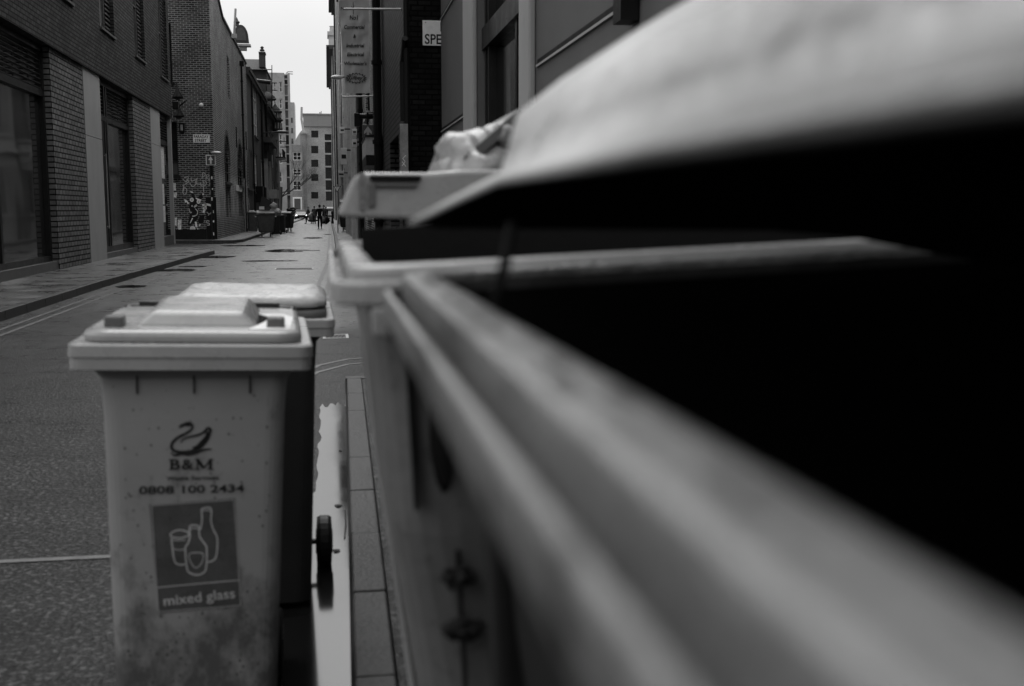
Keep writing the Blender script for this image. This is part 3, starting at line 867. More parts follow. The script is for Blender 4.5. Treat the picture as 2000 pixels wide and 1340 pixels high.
for L in ([(530, 800), (565, 840), (555, 890), (520, 905)], [(440, 800), (460, 860), (480, 850)]):
    part('paint_stroke', gcurve(GR(L), 0.04, M['graf']), M['graf'], t)
t = thing('white_tag', 'short thick white cross shaped spray tag on the corner', 'graffiti', ff(wp(402, 405)[0], wp(402, 405)[1], 0.05))
for L in ([(635, 750), (700, 740), (760, 755)], [(690, 730), (675, 800), (650, 860)], [(640, 795), (700, 795)]):
    q = gcurve(GR(L), 0.09, M['grafw']); q.v = [(x, y - 0.05, z) for x, y, z in q.v]; part('paint_stroke', q, M['grafw'], t)
for L in ([(740, 985), (705, 975), (700, 1005), (735, 1015), (735, 1040), (705, 1040)], [(700, 850), (740, 880), (770, 850)], [(720, 900), (750, 870), (785, 890)]):
    q = gcurve(GR(L), 0.04, M['graf']); q.v = [(x, y - 0.05, z) for x, y, z in q.v]; part('paint_stroke', q, M['graf'], t)
for (x0, y0, x1, y1), lb in (((180, 435, 252, 545), 'torn pale poster highest of those pasted under the dark window'), ((178, 562, 262, 640), 'crumpled white poster second from the top under the dark window'),
                             ((195, 930, 262, 1048), 'white round printed poster low beside the shopfront'), ((278, 960, 330, 1105), 'narrow torn poster low on the wall, right of the round printed one')):
    rnd = random.Random(x0); P = []
    for u, v in ((0, 0), (.5, 0), (1, 0), (1, .5), (1, 1), (.6, 1), (.3, 1), (0, 1), (0, .5)):
        P.append(wp(*zc(x0 + (x1 - x0) * (u + rnd.uniform(-.08, .08)), y0 + (y1 - y0) * (v + rnd.uniform(-.08, .08)))))
    q = MB(); q.prism(P, ff, 0.001, 0.012 if y0 < 900 else 0.045)
    tag(q.build('torn_poster', M['poster']), lb, 'poster', 'posters pasted on the brick wall')

# one-way sign on a stickered post
pp = at(421, 467, Z=0.12)
pX, pY = pp.x - .02, YB - 0.35
t = thing('arrow_sign_post', 'black stickered post with upright white arrow sign and small lamp on top', 'road sign', (pX, pY, 0.12))
zt = at(418, 297, Y=pY).z
q = MB(); q.tube([(pX, pY, 0.12), (pX, pY, zt)], 0.07, 12); part('post', q, M['black'], t)
za, zb = at(418, 303, Y=pY).z, at(418, 323, Y=pY).z
q = MB(); q.box(pX - .20, pX + .20, pY - .12, pY - .09, zb, za); pl = part('plate', q, M['offwhite'], t, bevel=.01)
q = MB(); q.box(pX - .17, pX + .17, pY - .126, pY - .121, zb + .03, za - .03); part('face', q, M['mframe'], t)
fa = PY(pY - .127, -1); mz = (za + zb) / 2
q = MB(); q.prism([(pX - .035, zb + .06), (pX + .035, zb + .06), (pX + .035, mz), (pX + .10, mz), (pX, za - .05), (pX - .10, mz), (pX - .035, mz)], fa, 0.0, .004); part('arrow', q, M['white'], t)
q = MB(); q.blob((pX + .24, pY - .15, za + .09), (.24, .16, .07), 3, .05); q.tube([(pX, pY, za), (pX + .2, pY - .1, za + .16)], .03); part('sign_light', q, M['lmetal'], t, smooth=True)
for i in range(6):
    z = 0.35 + i * .47 + random.uniform(-.1, .12)
    q = MB(); sx = random.uniform(-.04, .02); q.box(pX + sx, pX + sx + random.uniform(.03, .06), pY - .078, pY - .072, z, z + random.uniform(.05, .15)); part('sticker', q, M['poster'], t)

# lantern lamps and round bell on the corner
for k, (px, py) in enumerate(((347, 186), (349, 223))):
    p = at(px, py, Y=YB - .6)
    t = thing('wall_lantern', 'upper black bell shaped lantern on the side street bracket' if k == 0 else 'lower black bell shaped lantern under its twin', 'lamp', (p.x, p.y, p.z))
    q = MB(); q.lathe(p, [(.03, .32), (.07, .28), (.10, .15), (.22, -.05), (.24, -.12), (.2, -.14)], 14); part('shade', q, M['black'], t, smooth=True)
    q = MB(); q.lathe(p, [(.001, -.22), (.1, -.2), (.12, -.141)], 12); part('diffuser', q, M['glass3'], t, smooth=True)
    q = MB(); q.tube([(p.x, p.y, p.z + .3), (p.x - .05, p.y + .2, p.z + .5), (p.x - .1, YB - .01, p.z + .5)], .03)
    if k == 1: q.tube([(p.x, p.y, p.z + .3), (X0 + .08, 43.1 + 4.5, p.z + .45)], .03)
    part('bracket', q, M['black'], t)
p = at(394, 206, Y=YB)
t = thing('wall_globe', 'round white globe fixed to the brick wall above the name plate', 'lamp', (p.x, YB - .2, p.z))
q = MB(); q.blob((p.x, YB - .17, p.z), (.095, .095, .095), 1, 0.0); part('globe', q, M['white'], t, smooth=True)
q = MB(); q.lathe((p.x, YB, p.z), [(.06, -.09), (.05, -.001)], 10, 'Y'); part('mount', q, M['black'], t)
t = thing('alarm_box', 'small dark box on the wall beside the lanterns, above the dark window', 'alarm', (at(356, 250, Y=YB).x, YB - .1, at(356, 250, Y=YB).z))
a = at(350, 240, Y=YB); b = at(361, 259, Y=YB)
q = MB(); fbox(q, ff, a.x, b.x, b.z, a.z, 0.005, .12); part('case', q, M['black'], t, bevel=.01)
q = MB(); fbox(q, ff, a.x + .06, b.x - .06, b.z + .08, a.z - .08, 0.121, .15); part('cover', q, M['rust'], t)
t = thing('security_light', 'small floodlight on the end corner of the modern building', 'lamp', (X0 + .1, 43.3, 5.3))
q = MB(); q.box(X0 + .08, X0 + .3, 43.2, 43.5, 5.15, 5.45); part('housing', q, M['black'], t, bevel=.02)
q = MB(); q.tube([(X0 + .05, 43.3, 5.5), (X0 + .2, 43.35, 5.5), (X0 + .2, 43.35, 5.44)], .02); part('bracket', q, M['black'], t)

# ================================================================== further left row
def facade(label, axis_x, dr, y0, y1, h, m, wins, depth=12, fm=None, gm=None, sillm=None, name='terrace_building', cornice=None, nx=2, nz=4, roof=None, extras=None):
    fn = PX(axis_x, dr)
    t = thing(name, label, 'building', (axis_x, (y0 + y1) / 2, 0.12))
    mb = MB(); wall(mb, fn, y0, y1, 0.1, h, wins, 0.2)
    bx = axis_x - dr * depth
    mb.quad((axis_x, y0, 0.1), (bx, y0, 0.1), (bx, y0, h), (axis_x, y0, h))
    mb.quad((axis_x, y1, 0.1), (bx, y1, 0.1), (bx, y1, h), (axis_x, y1, h))
    mb.quad((axis_x, y0, h), (bx, y0, h), (bx, y1, h), (axis_x, y1, h))
    part('wall', mb, m, t)
    for wv in wins: window(t, fn, *wv, fm or M['white'], gm or M['glass'], 0.12, nx, nz, 0.07, sill=sillm)
    if cornice:
        c = MB(); fbox(c, fn, y0, y1, h - .35, h - .1, 0.002, cornice * .6); fbox(c, fn, y0, y1, h - .098, h + .12, -.2, cornice); part('cornice', c, roof or M['stone_d'], t)
    return t, fn
wv = []
for px0, px1, t0, b0 in ((495, 502, 165, 245), (509, 513, 187, 257), (519, 522.5, 202, 266)):
    wv.append((at(px0, 200, X=XB).y, at(px1, 200, X=XB).y, at(px0, b0, X=XB).z - .6, at(px0, t0, X=XB).z))
lw = []
for px in (500, 512.5):
    lw.append((at(px - 2.6, 330, X=XB).y, at(px + 2.2, 330, X=XB).y, 2.6, 5.2))
t3, fn3 = facade('plain grey building with tall white sash windows beyond the warehouse', XB, 1, 71.02, 91, 10.1, M['stone_d'], wv + lw, cornice=.25, sillm=M['stone_d'])
pipe(t3, fn3, at(507, 200, X=XB).y, .15, 9.8, M['black'], .08, .12)
pipe(t3, fn3, at(516, 200, X=XB).y, .15, 9.8, M['black'], .08, .12)
for k in range(2):
    q = MB(); fbox(q, fn3, at(499, 387, X=XB).y + k * 4, at(499, 387, X=XB).y + k * 4 + 1.2, 1.9, 3.0, .01, .5); part('wall_vent', q, M['black'], t3)
# street lamp arm on the plain building
p = at(514, 260, X=XB)
t = thing('street_lamp', 'arm lamp with flat pale head on the white-windowed plain building at left', 'street lamp', (XB, p.y, p.z))
q = MB(); q.tube([(XB + .02, p.y, p.z), (XB + 1.0, p.y, p.z + .1)], .04); part('arm', q, M['black'], t)
q = MB(); q.blob((XB + 1.45, p.y, p.z + .10), (.52, .25, .13), 2, .03); part('head', q, M['mframe'], t, smooth=True)

# ornate building with oriel, portal
t4, fn4 = facade('ornate stone building with stacked oriel turret and bracketed portal on the left row', XB, 1, 91.02, 117, 9.7, M['stone_d'],
                 [(97, 99, 5.2, 8.2), (102, 104, 5.2, 8.2), (110, 112, 5.2, 8.2), (102, 104, 1.5, 4), (110, 112, 1.5, 4)], cornice=.4, name='ornate_building')
oy = 104.5
q = MB()
zz = lambda py: at(540, py, Y=oy).z
for (ya, yb, r) in ((254, 236, .62), (233, 220, .56)):
    q.lathe((XB + .25, oy, 0), [(r * .55, zz(ya) - .2), (r, zz(ya)), (r, zz(ya) + .12), (r * .86, zz(ya) + .13), (r * .86, zz(yb) - .1), (r * 1.1, zz(yb)), (r * 1.1, zz(yb) + .12), (r * .8, zz(yb) + .2)], 12)
q.lathe((XB + .25, oy, 0), [(.5, zz(218)), (.42, zz(213)), (.2, zz(208)), (.05, zz(203)), (.02, zz(196))], 12)
part('oriel_turret', q, M['stone_d'], t4)
q = MB()
for ang in range(6):
    a = ang * math.pi / 6 - math.pi / 2
    for zc_, r in ((zz(247), .54), (zz(228), .49)):
        cx_, cy_ = XB + .25 + r * math.cos(a), oy + r * math.sin(a)
        q.box(cx_ - .05, cx_ + .05, cy_ - .05, cy_ + .05, zc_ - .35, zc_ + .3)
part('turret_mullion', q, M['stone'], t4)
q = MB(); q.lathe((XB - .2, 100, 0), [(.7, at(535, 196, Y=100).z), (.75, at(535, 193, Y=100).z), (.62, at(535, 188, Y=100).z), (.35, at(535, 183, Y=100).z), (.04, at(535, 179, Y=100).z)], 14)
part('dome', q, M['stone_d'], t4, smooth=True)
q = MB(); fnp = PX(XB, 1)
fbox(q, fnp, 86, 95, at(525, 292, X=XB).z, at(525, 285, X=XB).z + .1, .003, .75); fbox(q, fnp, 87, 94, at(525, 300, X=XB).z - .2, at(525, 292, X=XB).z, .003, .5)
fbox(q, fnp, 87.5, 93.5, at(525, 318, X=XB).z, at(525, 300, X=XB).z - .2, .003, .3)
part('portal_cornice', q, M['stone_d'], t4)
q = MB(); fbox(q, fnp, 87.6, 88.6, .12, at(525, 318, X=XB).z, .003, .3); fbox(q, fnp, 92.4, 93.4, .12, at(525, 318, X=XB).z, .003, .3); part('portal_pilaster', q, M['stone'], t4)
q = MB(); fbox(q, fnp, 88.62, 92.38, 3.1, at(525, 320, X=XB).z, .003, .15); part('portal_panel', q, M['concrete'], t4)
q = MB(); fbox(q, fnp, 88.4, 92.6, 2.3, 3.0, .3, .9); part('canopy', q, M['stone'], t4)
q = MB(); fbox(q, fnp, 88.62, 92.38, .2, 2.25, .003, .06); part('portal_door', q, M['black'], t4)
for px, py in ((549, 277), (552, 316), (551, 288)):
    p = at(px - 4, py, X=XB); q = MB(); q.box(XB, XB + .9, p.y, p.y + .12, p.z, p.z + .08); q.box(XB + .5, XB + .55, p.y, p.y + .05, p.z, p.z + .5); part('iron_bracket', q, M['black'], t4)
q = MB(); fbox(q, fnp, 106, 112, at(541, 313, X=XB).z, at(541, 311, X=XB).z, .1, .8)
for k in range(9): fbox(q, fnp, 106 + k * .7, 106.08 + k * .7, at(541, 311, X=XB).z, at(541, 299, X=XB).z, .72, .8)
fbox(q, fnp, 106, 112, at(541, 299, X=XB).z, at(541, 297.5, X=XB).z, .7, .82)
part('balcony', q, M['black'], t4)

# set-back Victorian roofscape above the row
YR = 100
def bx(mb, px0, py0, px1, py1, Y, d=2.0): a = at(px0, py1, Y=Y); b = at(px1, py0, Y=Y); mb.box(a.x, b.x, Y, Y + d, a.z, b.z)
t = thing('victorian_roof_block', 'tall set back Victorian block with curved gable and finials above the left row', 'building', (-8, YR + 2, 0))
q = MB(); a = at(440, 140, Y=YR + .5); b = at(520, 134, Y=YR + .5); q.box(-14, b.x, YR + .5, YR + 9, 0.1, b.z); part('wall', q, M['stone_d'], t)
q = MB(); e1, e2 = at(489, 112, Y=YR), at(519, 135, Y=YR)
q.hexa([(e1.x - 3, YR, e2.z), (e2.x + .1, YR, e2.z), (e2.x + .1, YR + 8, e2.z), (e1.x - 3, YR + 8, e2.z)], [(e1.x - 3, YR + 1.2, e1.z), (e2.x - .4, YR + 1.2, e1.z), (e2.x - .4, YR + 5, e1.z), (e1.x - 3, YR + 5, e1.z)])
part('roof', q, M['slate'], t)
q = MB(); bx(q, 506, 104, 517, 131, YR - .6, 1.2); bx(q, 505, 101, 518, 104, YR - .7, 1.4)
p = at(512, 100, Y=YR); q.lathe((p.x, YR, p.z), [(.2, 0), (.22, .1), (.1, .2), (.17, .32), (.05, .42)], 8)
part('chimney', q, M['stone_d'], t)
q = MB(); c = at(472, 68, Y=YR); rr_ = at(487, 68, Y=YR).x - c.x
zb_ = at(472, 86, Y=YR).z; zt_ = at(472, 52, Y=YR).z
outline = [(c.x - rr_, zb_)] + [(c.x + rr_ * .92 * math.cos(math.pi * (1 - k / 12)), zb_ + .5 + (zt_ - zb_ - .5) * math.sin(math.pi * k / 12)) for k in range(13)] + [(c.x + rr_, zb_)]
q.prism(outline, PY(YR - 1), 0, -.6)
inn = [(c.x + (x - c.x) * .7, zb_ + .15 + (z - zb_) * .72) for x, z in outline]
part('curved_gable', q, M['stone_d'], t)
q = MB(); q.prism(inn, PY(YR - 1), .003, .06); part('gable_panel', q, M['mframe'], t)
q = MB(); bx(q, 455, 86, 489, 89, YR - 1.2, 1); bx(q, 468, 89, 481, 97, YR - .9, .8); part('gable_base', q, M['stone'], t)
q = MB(); p = at(464, 52, Y=YR); q.lathe((p.x, YR - .8, p.z - .1), [(.25, 0), (.18, .2), (.28, .35), (.12, .5), (.1, .6), (.02, .75)], 8); part('finial', q, M['stone_d'], t)
p = at(503, 108, Y=YR); q = MB(); q.blob((p.x - .2, YR + 5.2, p.z - .4), (.6, .3, .75), 1, 0); part('round_dormer', q, M['stone'], t, smooth=True)

# mast poles on roofs
a, b = at(457, 58, Y=56), at(460, 17, Y=56)
q = MB(); q.tube([(a.x, 56, a.z - .3), (b.x, 56, b.z)], .055)
q.box(a.x - .12, a.x + .12, 55.9, 56.1, a.z - .4, a.z - .2)
tag(q.build('roof_pole', M['lmetal']), 'pale pole leaning above the warehouse roof edge', 'pole')
Yp = 89
t = thing('roof_mast', 'thin dark mast with side rods behind the plain building roofline', 'mast', (at(530, 200, Y=Yp).x, Yp, 10))
q = MB(); a, b = at(531, 212, Y=Yp), at(531, 127, Y=Yp); q.tube([a, b], .06, r1=.03); part('pole', q, M['black'], t)
q = MB()
for x0, y0, x1, y1 in ((492, 136, 530, 136), (531, 162, 541, 162), (531, 176, 542, 176), (531, 193, 540, 193)):
    q.tube([at(x0, y0, Y=Yp), at(x1, y1, Y=Yp)], .04)
part('rod', q, M['black'], t)
q = MB(); a, b = at(493, 157, Y=84), at(528, 161, Y=84)
q.tube([a, b], .15); q.tube([(a.x + .3, 84, a.z), (a.x + .3, 84, 10.1)], .04); q.tube([(b.x - .3, 84, b.z), (b.x - .3, 84, 10.1)], .04)
tag(q.build('roof_duct', M['black']), 'thick dark horizontal pipe raised over the plain building roof', 'pipe')

# pale concrete tower with glazed stair strip
YT = 150
t = thing('concrete_tower', 'tall pale concrete block with dark glazed stair strip rising left of the street end', 'building', (at(569, 430, Y=YT).x, YT, 0))
fT = PY(YT, -1)
xa, xb, xc = at(492, 300, Y=YT).x, at(554.5, 300, Y=YT).x, at(569.5, 300, Y=YT).x
zt = at(540, 142, Y=YT).z
hl = []
for r_ in ((160, 180), (193, 212), (226, 247), (262, 283), (298, 320), (335, 356)):
    for x0, x1 in ((545, 551), (534, 539), (523, 528)):
        hl.append((at(x0, r_[0], Y=YT).x, at(x1, r_[0], Y=YT).x, at(x0, r_[1], Y=YT).z, at(x0, r_[0], Y=YT).z))
mb = MB(); wall(mb, fT, xa, xb, 0.1, zt, hl, .3)
mb.quad((xb, YT, .1), (xb, YT + 12, .1), (xb, YT + 12, zt), (xb, YT, zt)); mb.quad((xa, YT, zt), (xb, YT, zt), (xb, YT + 12, zt), (xa, YT + 12, zt))
part('wall', mb, M['stone'], t)
for h_ in hl: window(t, fT, *h_, M['white'], M['glass3'], .2, 1, 2, .1)
q = MB(); zs = [at(560, y, Y=YT).z for y in (145.5, 154, 165, 186, 197, 214, 231, 246, 262, 283, 300, 320, 346, 380)]
fbox(q, fT, xb + .02, xc - .25, .1, zs[0], -.35, -.3); part('stair_glazing', q, M['glass3'], t)
q = MB()
for z in zs: fbox(q, fT, xb + .1, xc - .25, z - .1, z + .05, -.29, -.12)
for x in (xb, xc - .3): fbox(q, fT, x, x + .3, .1, zs[0] + .2, -.3, .02)
part('stair_frame', q, M['stone'], t)
for k in range(0, len(zs) - 1):
    if k in (2, 5, 9): continue
    q = MB(); fbox(q, fT, xb + .35, xc - .35, zs[k + 1] + .1, zs[k] - .15, -.28, -.2); part('dark_panel', q, M['dframe' if k % 3 else 'louvre'], t)
q = MB(); a = at(558, 144, Y=YT); b = at(572, 140, Y=YT); q.tube([a, (a.x + .3, YT, b.z), b], .07); q.tube([at(566, 144, Y=YT), at(572, 144.5, Y=YT)], .07); part('roof_rail', q, M['lmetal'], t)

# ================================================================== the end of the street
YE = 221
def yb(px0, py0, px1, py1, Y, depth, m, name, label, holes=(), fm='white', nx=2, nz=2, ground=True, gm='glass3', rec=.15):
    f = PY(Y, -1); a = at(px0, py1, Y=Y); b = at(px1, py0, Y=Y)
    t = thing(name, label, 'building', ((a.x + b.x) / 2, Y, 0))
    hs = [(at(x0, y0, Y=Y).x, at(x1, y0, Y=Y).x, at(x0, y1, Y=Y).z, at(x0, y0, Y=Y).z) for x0, y0, x1, y1 in holes]
    mb = MB(); wall(mb, f, a.x, b.x, 0, b.z, hs, .25)
    mb.quad((b.x, Y, 0), (b.x, Y + depth, 0), (b.x, Y + depth, b.z), (b.x, Y, b.z)); mb.quad((a.x, Y, 0), (a.x, Y + depth, 0), (a.x, Y + depth, b.z), (a.x, Y, b.z))
    mb.quad((a.x, Y, b.z), (b.x, Y, b.z), (b.x, Y + depth, b.z), (a.x, Y + depth, b.z))
    part('wall', mb, M[m], t)
    for h_ in hs: window(t, f, *h_, M[fm], M[gm], rec, nx, nz, .12)
    return t, f
t, f = yb(597, 247, 672, 430, YE, 14, 'ebrick', 'end_building', 'pale brick block with metal top storey closing the street',
          [(607.7, 255, 621.6, 268.6), (607.7, 285, 621.6, 299.5), (607.7, 312, 621.6, 326), (607.7, 340, 621.6, 353.6), (607.7, 375, 621.6, 388), (634, 262, 647, 392)], 'dframe', 4, 3, gm='glass')
q = MB(); a, b = at(592.5, 247, Y=YE), at(668, 224.5, Y=YE); q.box(a.x, b.x, YE - .25, YE + 12, a.z + .01, b.z); part('metal_storey', q, M['roofm'], t)
q = MB()
for k in range(30):
    x = a.x + (b.x - a.x) * (k + .5) / 30; q.box(x - .03, x + .03, YE - .32, YE - .251, a.z + .05, b.z - .1)
part('seam', q, M['roofm'], t)
q = MB(); q.box(a.x - .2, b.x, YE - .5, YE + 12, b.z, b.z + .18); part('roof_edge', q, M['lmetal'], t)
q = MB(); bx(q, 624, 219, 626, 224, YE + 3, 1); bx(q, 627, 217, 628, 224, YE + 3, .5); part('roof_vent', q, M['mframe'], t)
q = MB()
for y in (275, 300, 325, 350, 372): a = at(634, y, Y=YE); b = at(647, y, Y=YE); q.box(a.x, b.x, YE - .02, YE + .1, a.z - .2, a.z + .1)
part('floor_band', q, M['stone'], t)
t, f = yb(569, 283, 590, 430, YE - 6, 10, 'ebrick2', 'low_brick_building', 'lower mid brown brick building with white windows left of the end block',
          [(571.8, 297, 588.2, 313), (571.8, 330, 588.2, 342.5), (571.8, 353, 588.2, 372)], 'white', 2, 2, gm='glass')
q = MB(); fbox(q, f, at(572, 400, Y=YE - 6).x, at(590, 400, Y=YE - 6).x, .3, at(580, 385, Y=YE - 6).z, .01, .1); part('canopy_front', q, M['offwhite'], t)
q = MB(); fbox(q, f, at(575, 400, Y=YE - 6).x, at(587, 400, Y=YE - 6).x, .1, at(580, 388, Y=YE - 6).z, .11, .2); part('shutter_door', q, M['mframe'], t)
t, f = yb(590, 261, 597, 430, YE - 4, 4, 'ebrick2', 'brick_stack', 'tall narrow brick stack between the two end buildings')
q = MB(); a = at(593.5, 261, Y=YE - 3); q.tube([(a.x, YE - 3, a.z), (a.x - .4, YE - 3, at(592, 235, Y=YE).z), (a.x - .3, YE - 3, at(592, 212, Y=YE).z)], .22); part('flue', q, M['lmetal'], t)
q = MB(); a = at(590, 262, Y=YE - 4); b = at(597.2, 260, Y=YE - 4); q.box(a.x - .1, b.x + .1, YE - 4.2, YE, a.z + .1, b.z + .25); part('cap', q, M['stone'], t)
t, f = yb(566, 200, 574.8, 420, 330, 10, 'stone', 'distant_tower', 'slim pale distant tower behind the concrete block')
q = MB(); a = at(568, 240, Y=330); b = at(572, 238, Y=330)
for k in range(9): q.box(a.x, b.x, 329.9, 329.99, a.z - k * 3, a.z - k * 3 + 1.5)
part('window_band', q, M['glass3'], t)
t = thing('arched_shed', 'pale curved shed roof seen over the lower brick building', 'building', (at(582, 290, Y=260).x, 260, 0))
a = at(572, 285, Y=260); b = at(596, 252, Y=260); q = MB()
o_ = [(a.x, 0)] + [(a.x + (b.x - a.x) * k / 8, a.z + (b.z - a.z) * math.sin(math.pi / 2 * k / 8)) for k in range(9)] + [(b.x, 0)]
q.prism(o_, PY(260), 0, -10); part('shell', q, M['stone'], t)

# ================================================================== right side
XR, YD, XC = 1.37, 18.0, 1.86
# rendered corner building (nearest on the right)
fc = PX(XC, -1)
t = thing('rendered_building', 'grey rendered building with grooves and tall dark framed window behind the big bins', 'building', (XC, 14, .12))
wy0, wy1 = at(1026, 100, X=XC).y, at(933, 100, X=XC).y
mb = MB(); zw = at(935, 75, X=XC).z
wall(mb, fc, 1.5, YD, .1, 14, [(wy0, wy1, .5, 12)], .3)
for (a, b) in ((1.5, wy0 - .9), (wy1 + .9, YD)): pass
mb.quad((XC, YD, .1), (XC + 10, YD, .1), (XC + 10, YD, 14), (XC, YD, 14)); mb.quad((XC, 1.5, .1), (XC + 10, 1.5, .1), (XC + 10, 1.5, 14), (XC, 1.5, 14)); mb.quad((XC, 1.5, 14), (XC, YD, 14), (XC + 10, YD, 14), (XC + 10, 1.5, 14))
part('wall', mb, M['render'], t)
for z in (at(864, 255.5, X=XC).z, at(863, 35, X=XC).z, at(864, 470, X=XC).z):
    for a, b in ((1.6, wy0 - .62), (wy1 + 1.0, YD - .01)):
        q = MB(); fbox(q, fc, a, b, z, z + .045, .001, .004); part('groove', q, M['ink'], t)
        q = MB(); fbox(q, fc, a, b, z - .022, z - .002, .001, .018); part('groove_trim', q, M['concrete'], t)
q = MB(); fbox(q, fc, wy0 - .55, wy0 - .02, .12, 13, .003, .07); fbox(q, fc, wy1 + .02, wy1 + .95, .12, 13, .003, .07); part('pilaster', q, M['concrete'], t, bevel=.02)
q = MB()
for u in (wy0 + .05, wy0 + (wy1 - wy0) * .30, wy1 - .35, wy1 - .1): fbox(q, fc, u - .05, u + .05, .5, 12, -.2, -.08)
fbox(q, fc, wy0, wy1, zw - .13, zw + .13, -.199, -.05); fbox(q, fc, wy0, wy1, zw + 2.8, zw + 3.0, -.199, -.05)
o = part('window', q, M['dframe'], t)
sub('pane', MB().quad(fc(wy0, .5, -.17), fc(wy1, .5, -.17), fc(wy1, 12, -.17), fc(wy0, 12, -.17)), M['glass'], o)
q = MB(); u = at(1242, 40, X=XC).y; fbox(q, fc, u - .09, u + .09, at(1242, 45, X=XC).z, 12, .01, .12); part('drainpipe', q, M['black'], t)

# black brick gable wall with the SPEAR plate
fd = PY(YD + .6, -1)
t = thing('black_brick_building', 'soot black brick building whose dark flank stands beyond the rendered corner', 'building', (XR, 25, .12))
fr = PX(XR, -1)
YF = YD + .6
y1r = at(729.5, 300, X=XR).y
dy0, dy1 = at(779, 300, X=XR).y, at(762, 300, X=XR).y
mb = MB(); wall(mb, fd, XR, XR + 8, .1, 13, [], .2)
part('end_wall', mb, M['bbrick'], t)
mb = MB(); dz = at(780, 261, X=XR).z
wall(mb, fr, YF, y1r, .1, 13, [(dy0, dy1, .12, dz)], .3)
mb.quad((XR, y1r, .1), (XR + 8, y1r, .1), (XR + 8, y1r, 13), (XR, y1r, 13)); mb.quad((XR, YF, 13), (XR, y1r, 13), (XR + 8, y1r, 13), (XR + 8, YF, 13))
part('side_wall', mb, M['bbrick2'], t)
q = MB(); q.quad(fr(dy0, .12, -.25), fr(dy1, .12, -.25), fr(dy1, dz, -.25), fr(dy0, dz, -.25)); part('doorway', q, M['ink'], t)
pipe(t, fr, at(747, 200, X=XR).y, .15, 12.5, M['black'], .10, .12)
q = MB(); q.tube([(XR - .02, YF + .02, .12), (XR - .02, YF + .02, 12.9)], .05); part('corner_pipe', q, M['black'], t)
a = at(790, 240, X=XR - .05); q = MB()
q.tube([fr(a.y, 3.9, .06), fr(a.y, 2.9, .06)], .06); q.tube([fr(a.y, 3.9, .06), fr(a.y - .5, 4.2, .06)], .05); part('cable_conduit', q, M['black'], t)

a = at(825, 40, Y=YF); b = at(900, 91, Y=YF)
t = sign_plate('street_name_sign', fd, a.x, a.x + 1.05, b.z, a.z, M['offwhite'], 'large white name plate reading SPE, cut off by the rendered corner')
q = MB(); put_text(q, 'SPEAR', .225, fd, a.x + .035 + .265, b.z + .105, .033, offset=.003, width=.53)
put_text(q, 'M1', .225, fd, a.x + .395, b.z + .31, .033, offset=.003, width=.2)
part('lettering', q, M['ink'], t)
q = MB()
for u, v in ((.05, .06), (.05, .37)): q.lathe(fd(a.x + u, b.z + v, .032), [(.008, 0), (.006, -.004)], 8, 'Y')
part('screw', q, M['ink'], t)

# brick pier and brighter buildings beyond
def rrow(label, y0, y1, h, m, n=0, zs_=((1.2, 3.2), (4.5, 6.8), (8, 10.2)), x=XR, cornice=.25, fm='dframe', pipes=(), pm='lmetal', sill='stone', trim='stone'):
    wins = []
    L = (y1 - y0) / max(n, 1)
    for k in range(n):
        for z0, z1 in zs_:
            if z1 < h - .5: wins.append((y0 + L * (k + .28), y0 + L * (k + .72), z0, z1))
    t, fn = facade(label, x, -1, y0, y1, h, M[m], wins, fm=M[fm], sillm=M[sill], cornice=cornice, roof=M[trim], nx=2, nz=2)
    for u in pipes: pipe(t, fn, u, .15, h - .4, M[pm], .08, .14)
    if n > 1:
        for k in range(n):
            u = y0 + L * (k + .02); q = MB(); fbox(q, fn, u, u + .5, .12, h - .4, .003, .16 + .12 * (k % 2)); part('pilaster', q, M[('stone_d', 'stone', 'black')[k % 3]], t)
        for z0, z1 in zs_[1:]:
            if z1 < h - .5: q = MB(); fbox(q, fn, y0, y1, z0 - .75, z0 - .5, .002, .14); part('string_course', q, M[trim], t)
    return t, fn
tp, fp = rrow('narrow weathered brick building with bright mortar just beyond the black one', y1r + .02, 41, 10.5, 'rbrick', 1, x=XR, pipes=(40.4,), pm='black')
t6, f6 = rrow('pale stone building with light drainpipes on the right row', 41.02, 55, 14, 'stone', 3, x=XR - .1, pipes=(42, 47.5, 53.5), trim='stone')
t7, f7 = rrow('tall white painted building with projecting sills on the right row', 55.02, 84, 17, 'stone', 5, ((1.2, 3.2), (4.5, 6.8), (8, 10.2), (11.5, 13.8), (15, 16.4)), x=XR - .12, cornice=.5, pipes=(56, 64, 72, 80), trim='stone_d')
t8, f8 = rrow('dark sooty building with many ledges further along the right row', 84.02, 122, 22.5, 'stone_d', 7, ((1.2, 3.2), (4.5, 6.8), (8, 10.2), (11.5, 13.8), (15, 17), (18.4, 20.4)), x=XR - .15, cornice=.7, pipes=(88, 100, 112), trim='stone_d')
t9, f9 = rrow('last right hand building, with chimney and heavy cornice against the sky', 140, 186, 21.5, 'stone', 8, ((1.2, 3.2), (4.5, 6.8), (8, 10.2), (11.5, 13.8), (15, 17), (18.4, 20.4)), x=XR - .25, cornice=.9, trim='stone_d')
q = MB(); q.box(XR - .8, XR + 1, 150, 153, 21.5, 24.3); q.box(XR - .95, XR + 1.1, 149.8, 153.2, 24.3, 24.8); q.lathe((XR - .2, 151.5, 24.8), [(.5, 0), (.4, .8), (.5, .9)], 10); part('chimney', q, M['stone'], t9)

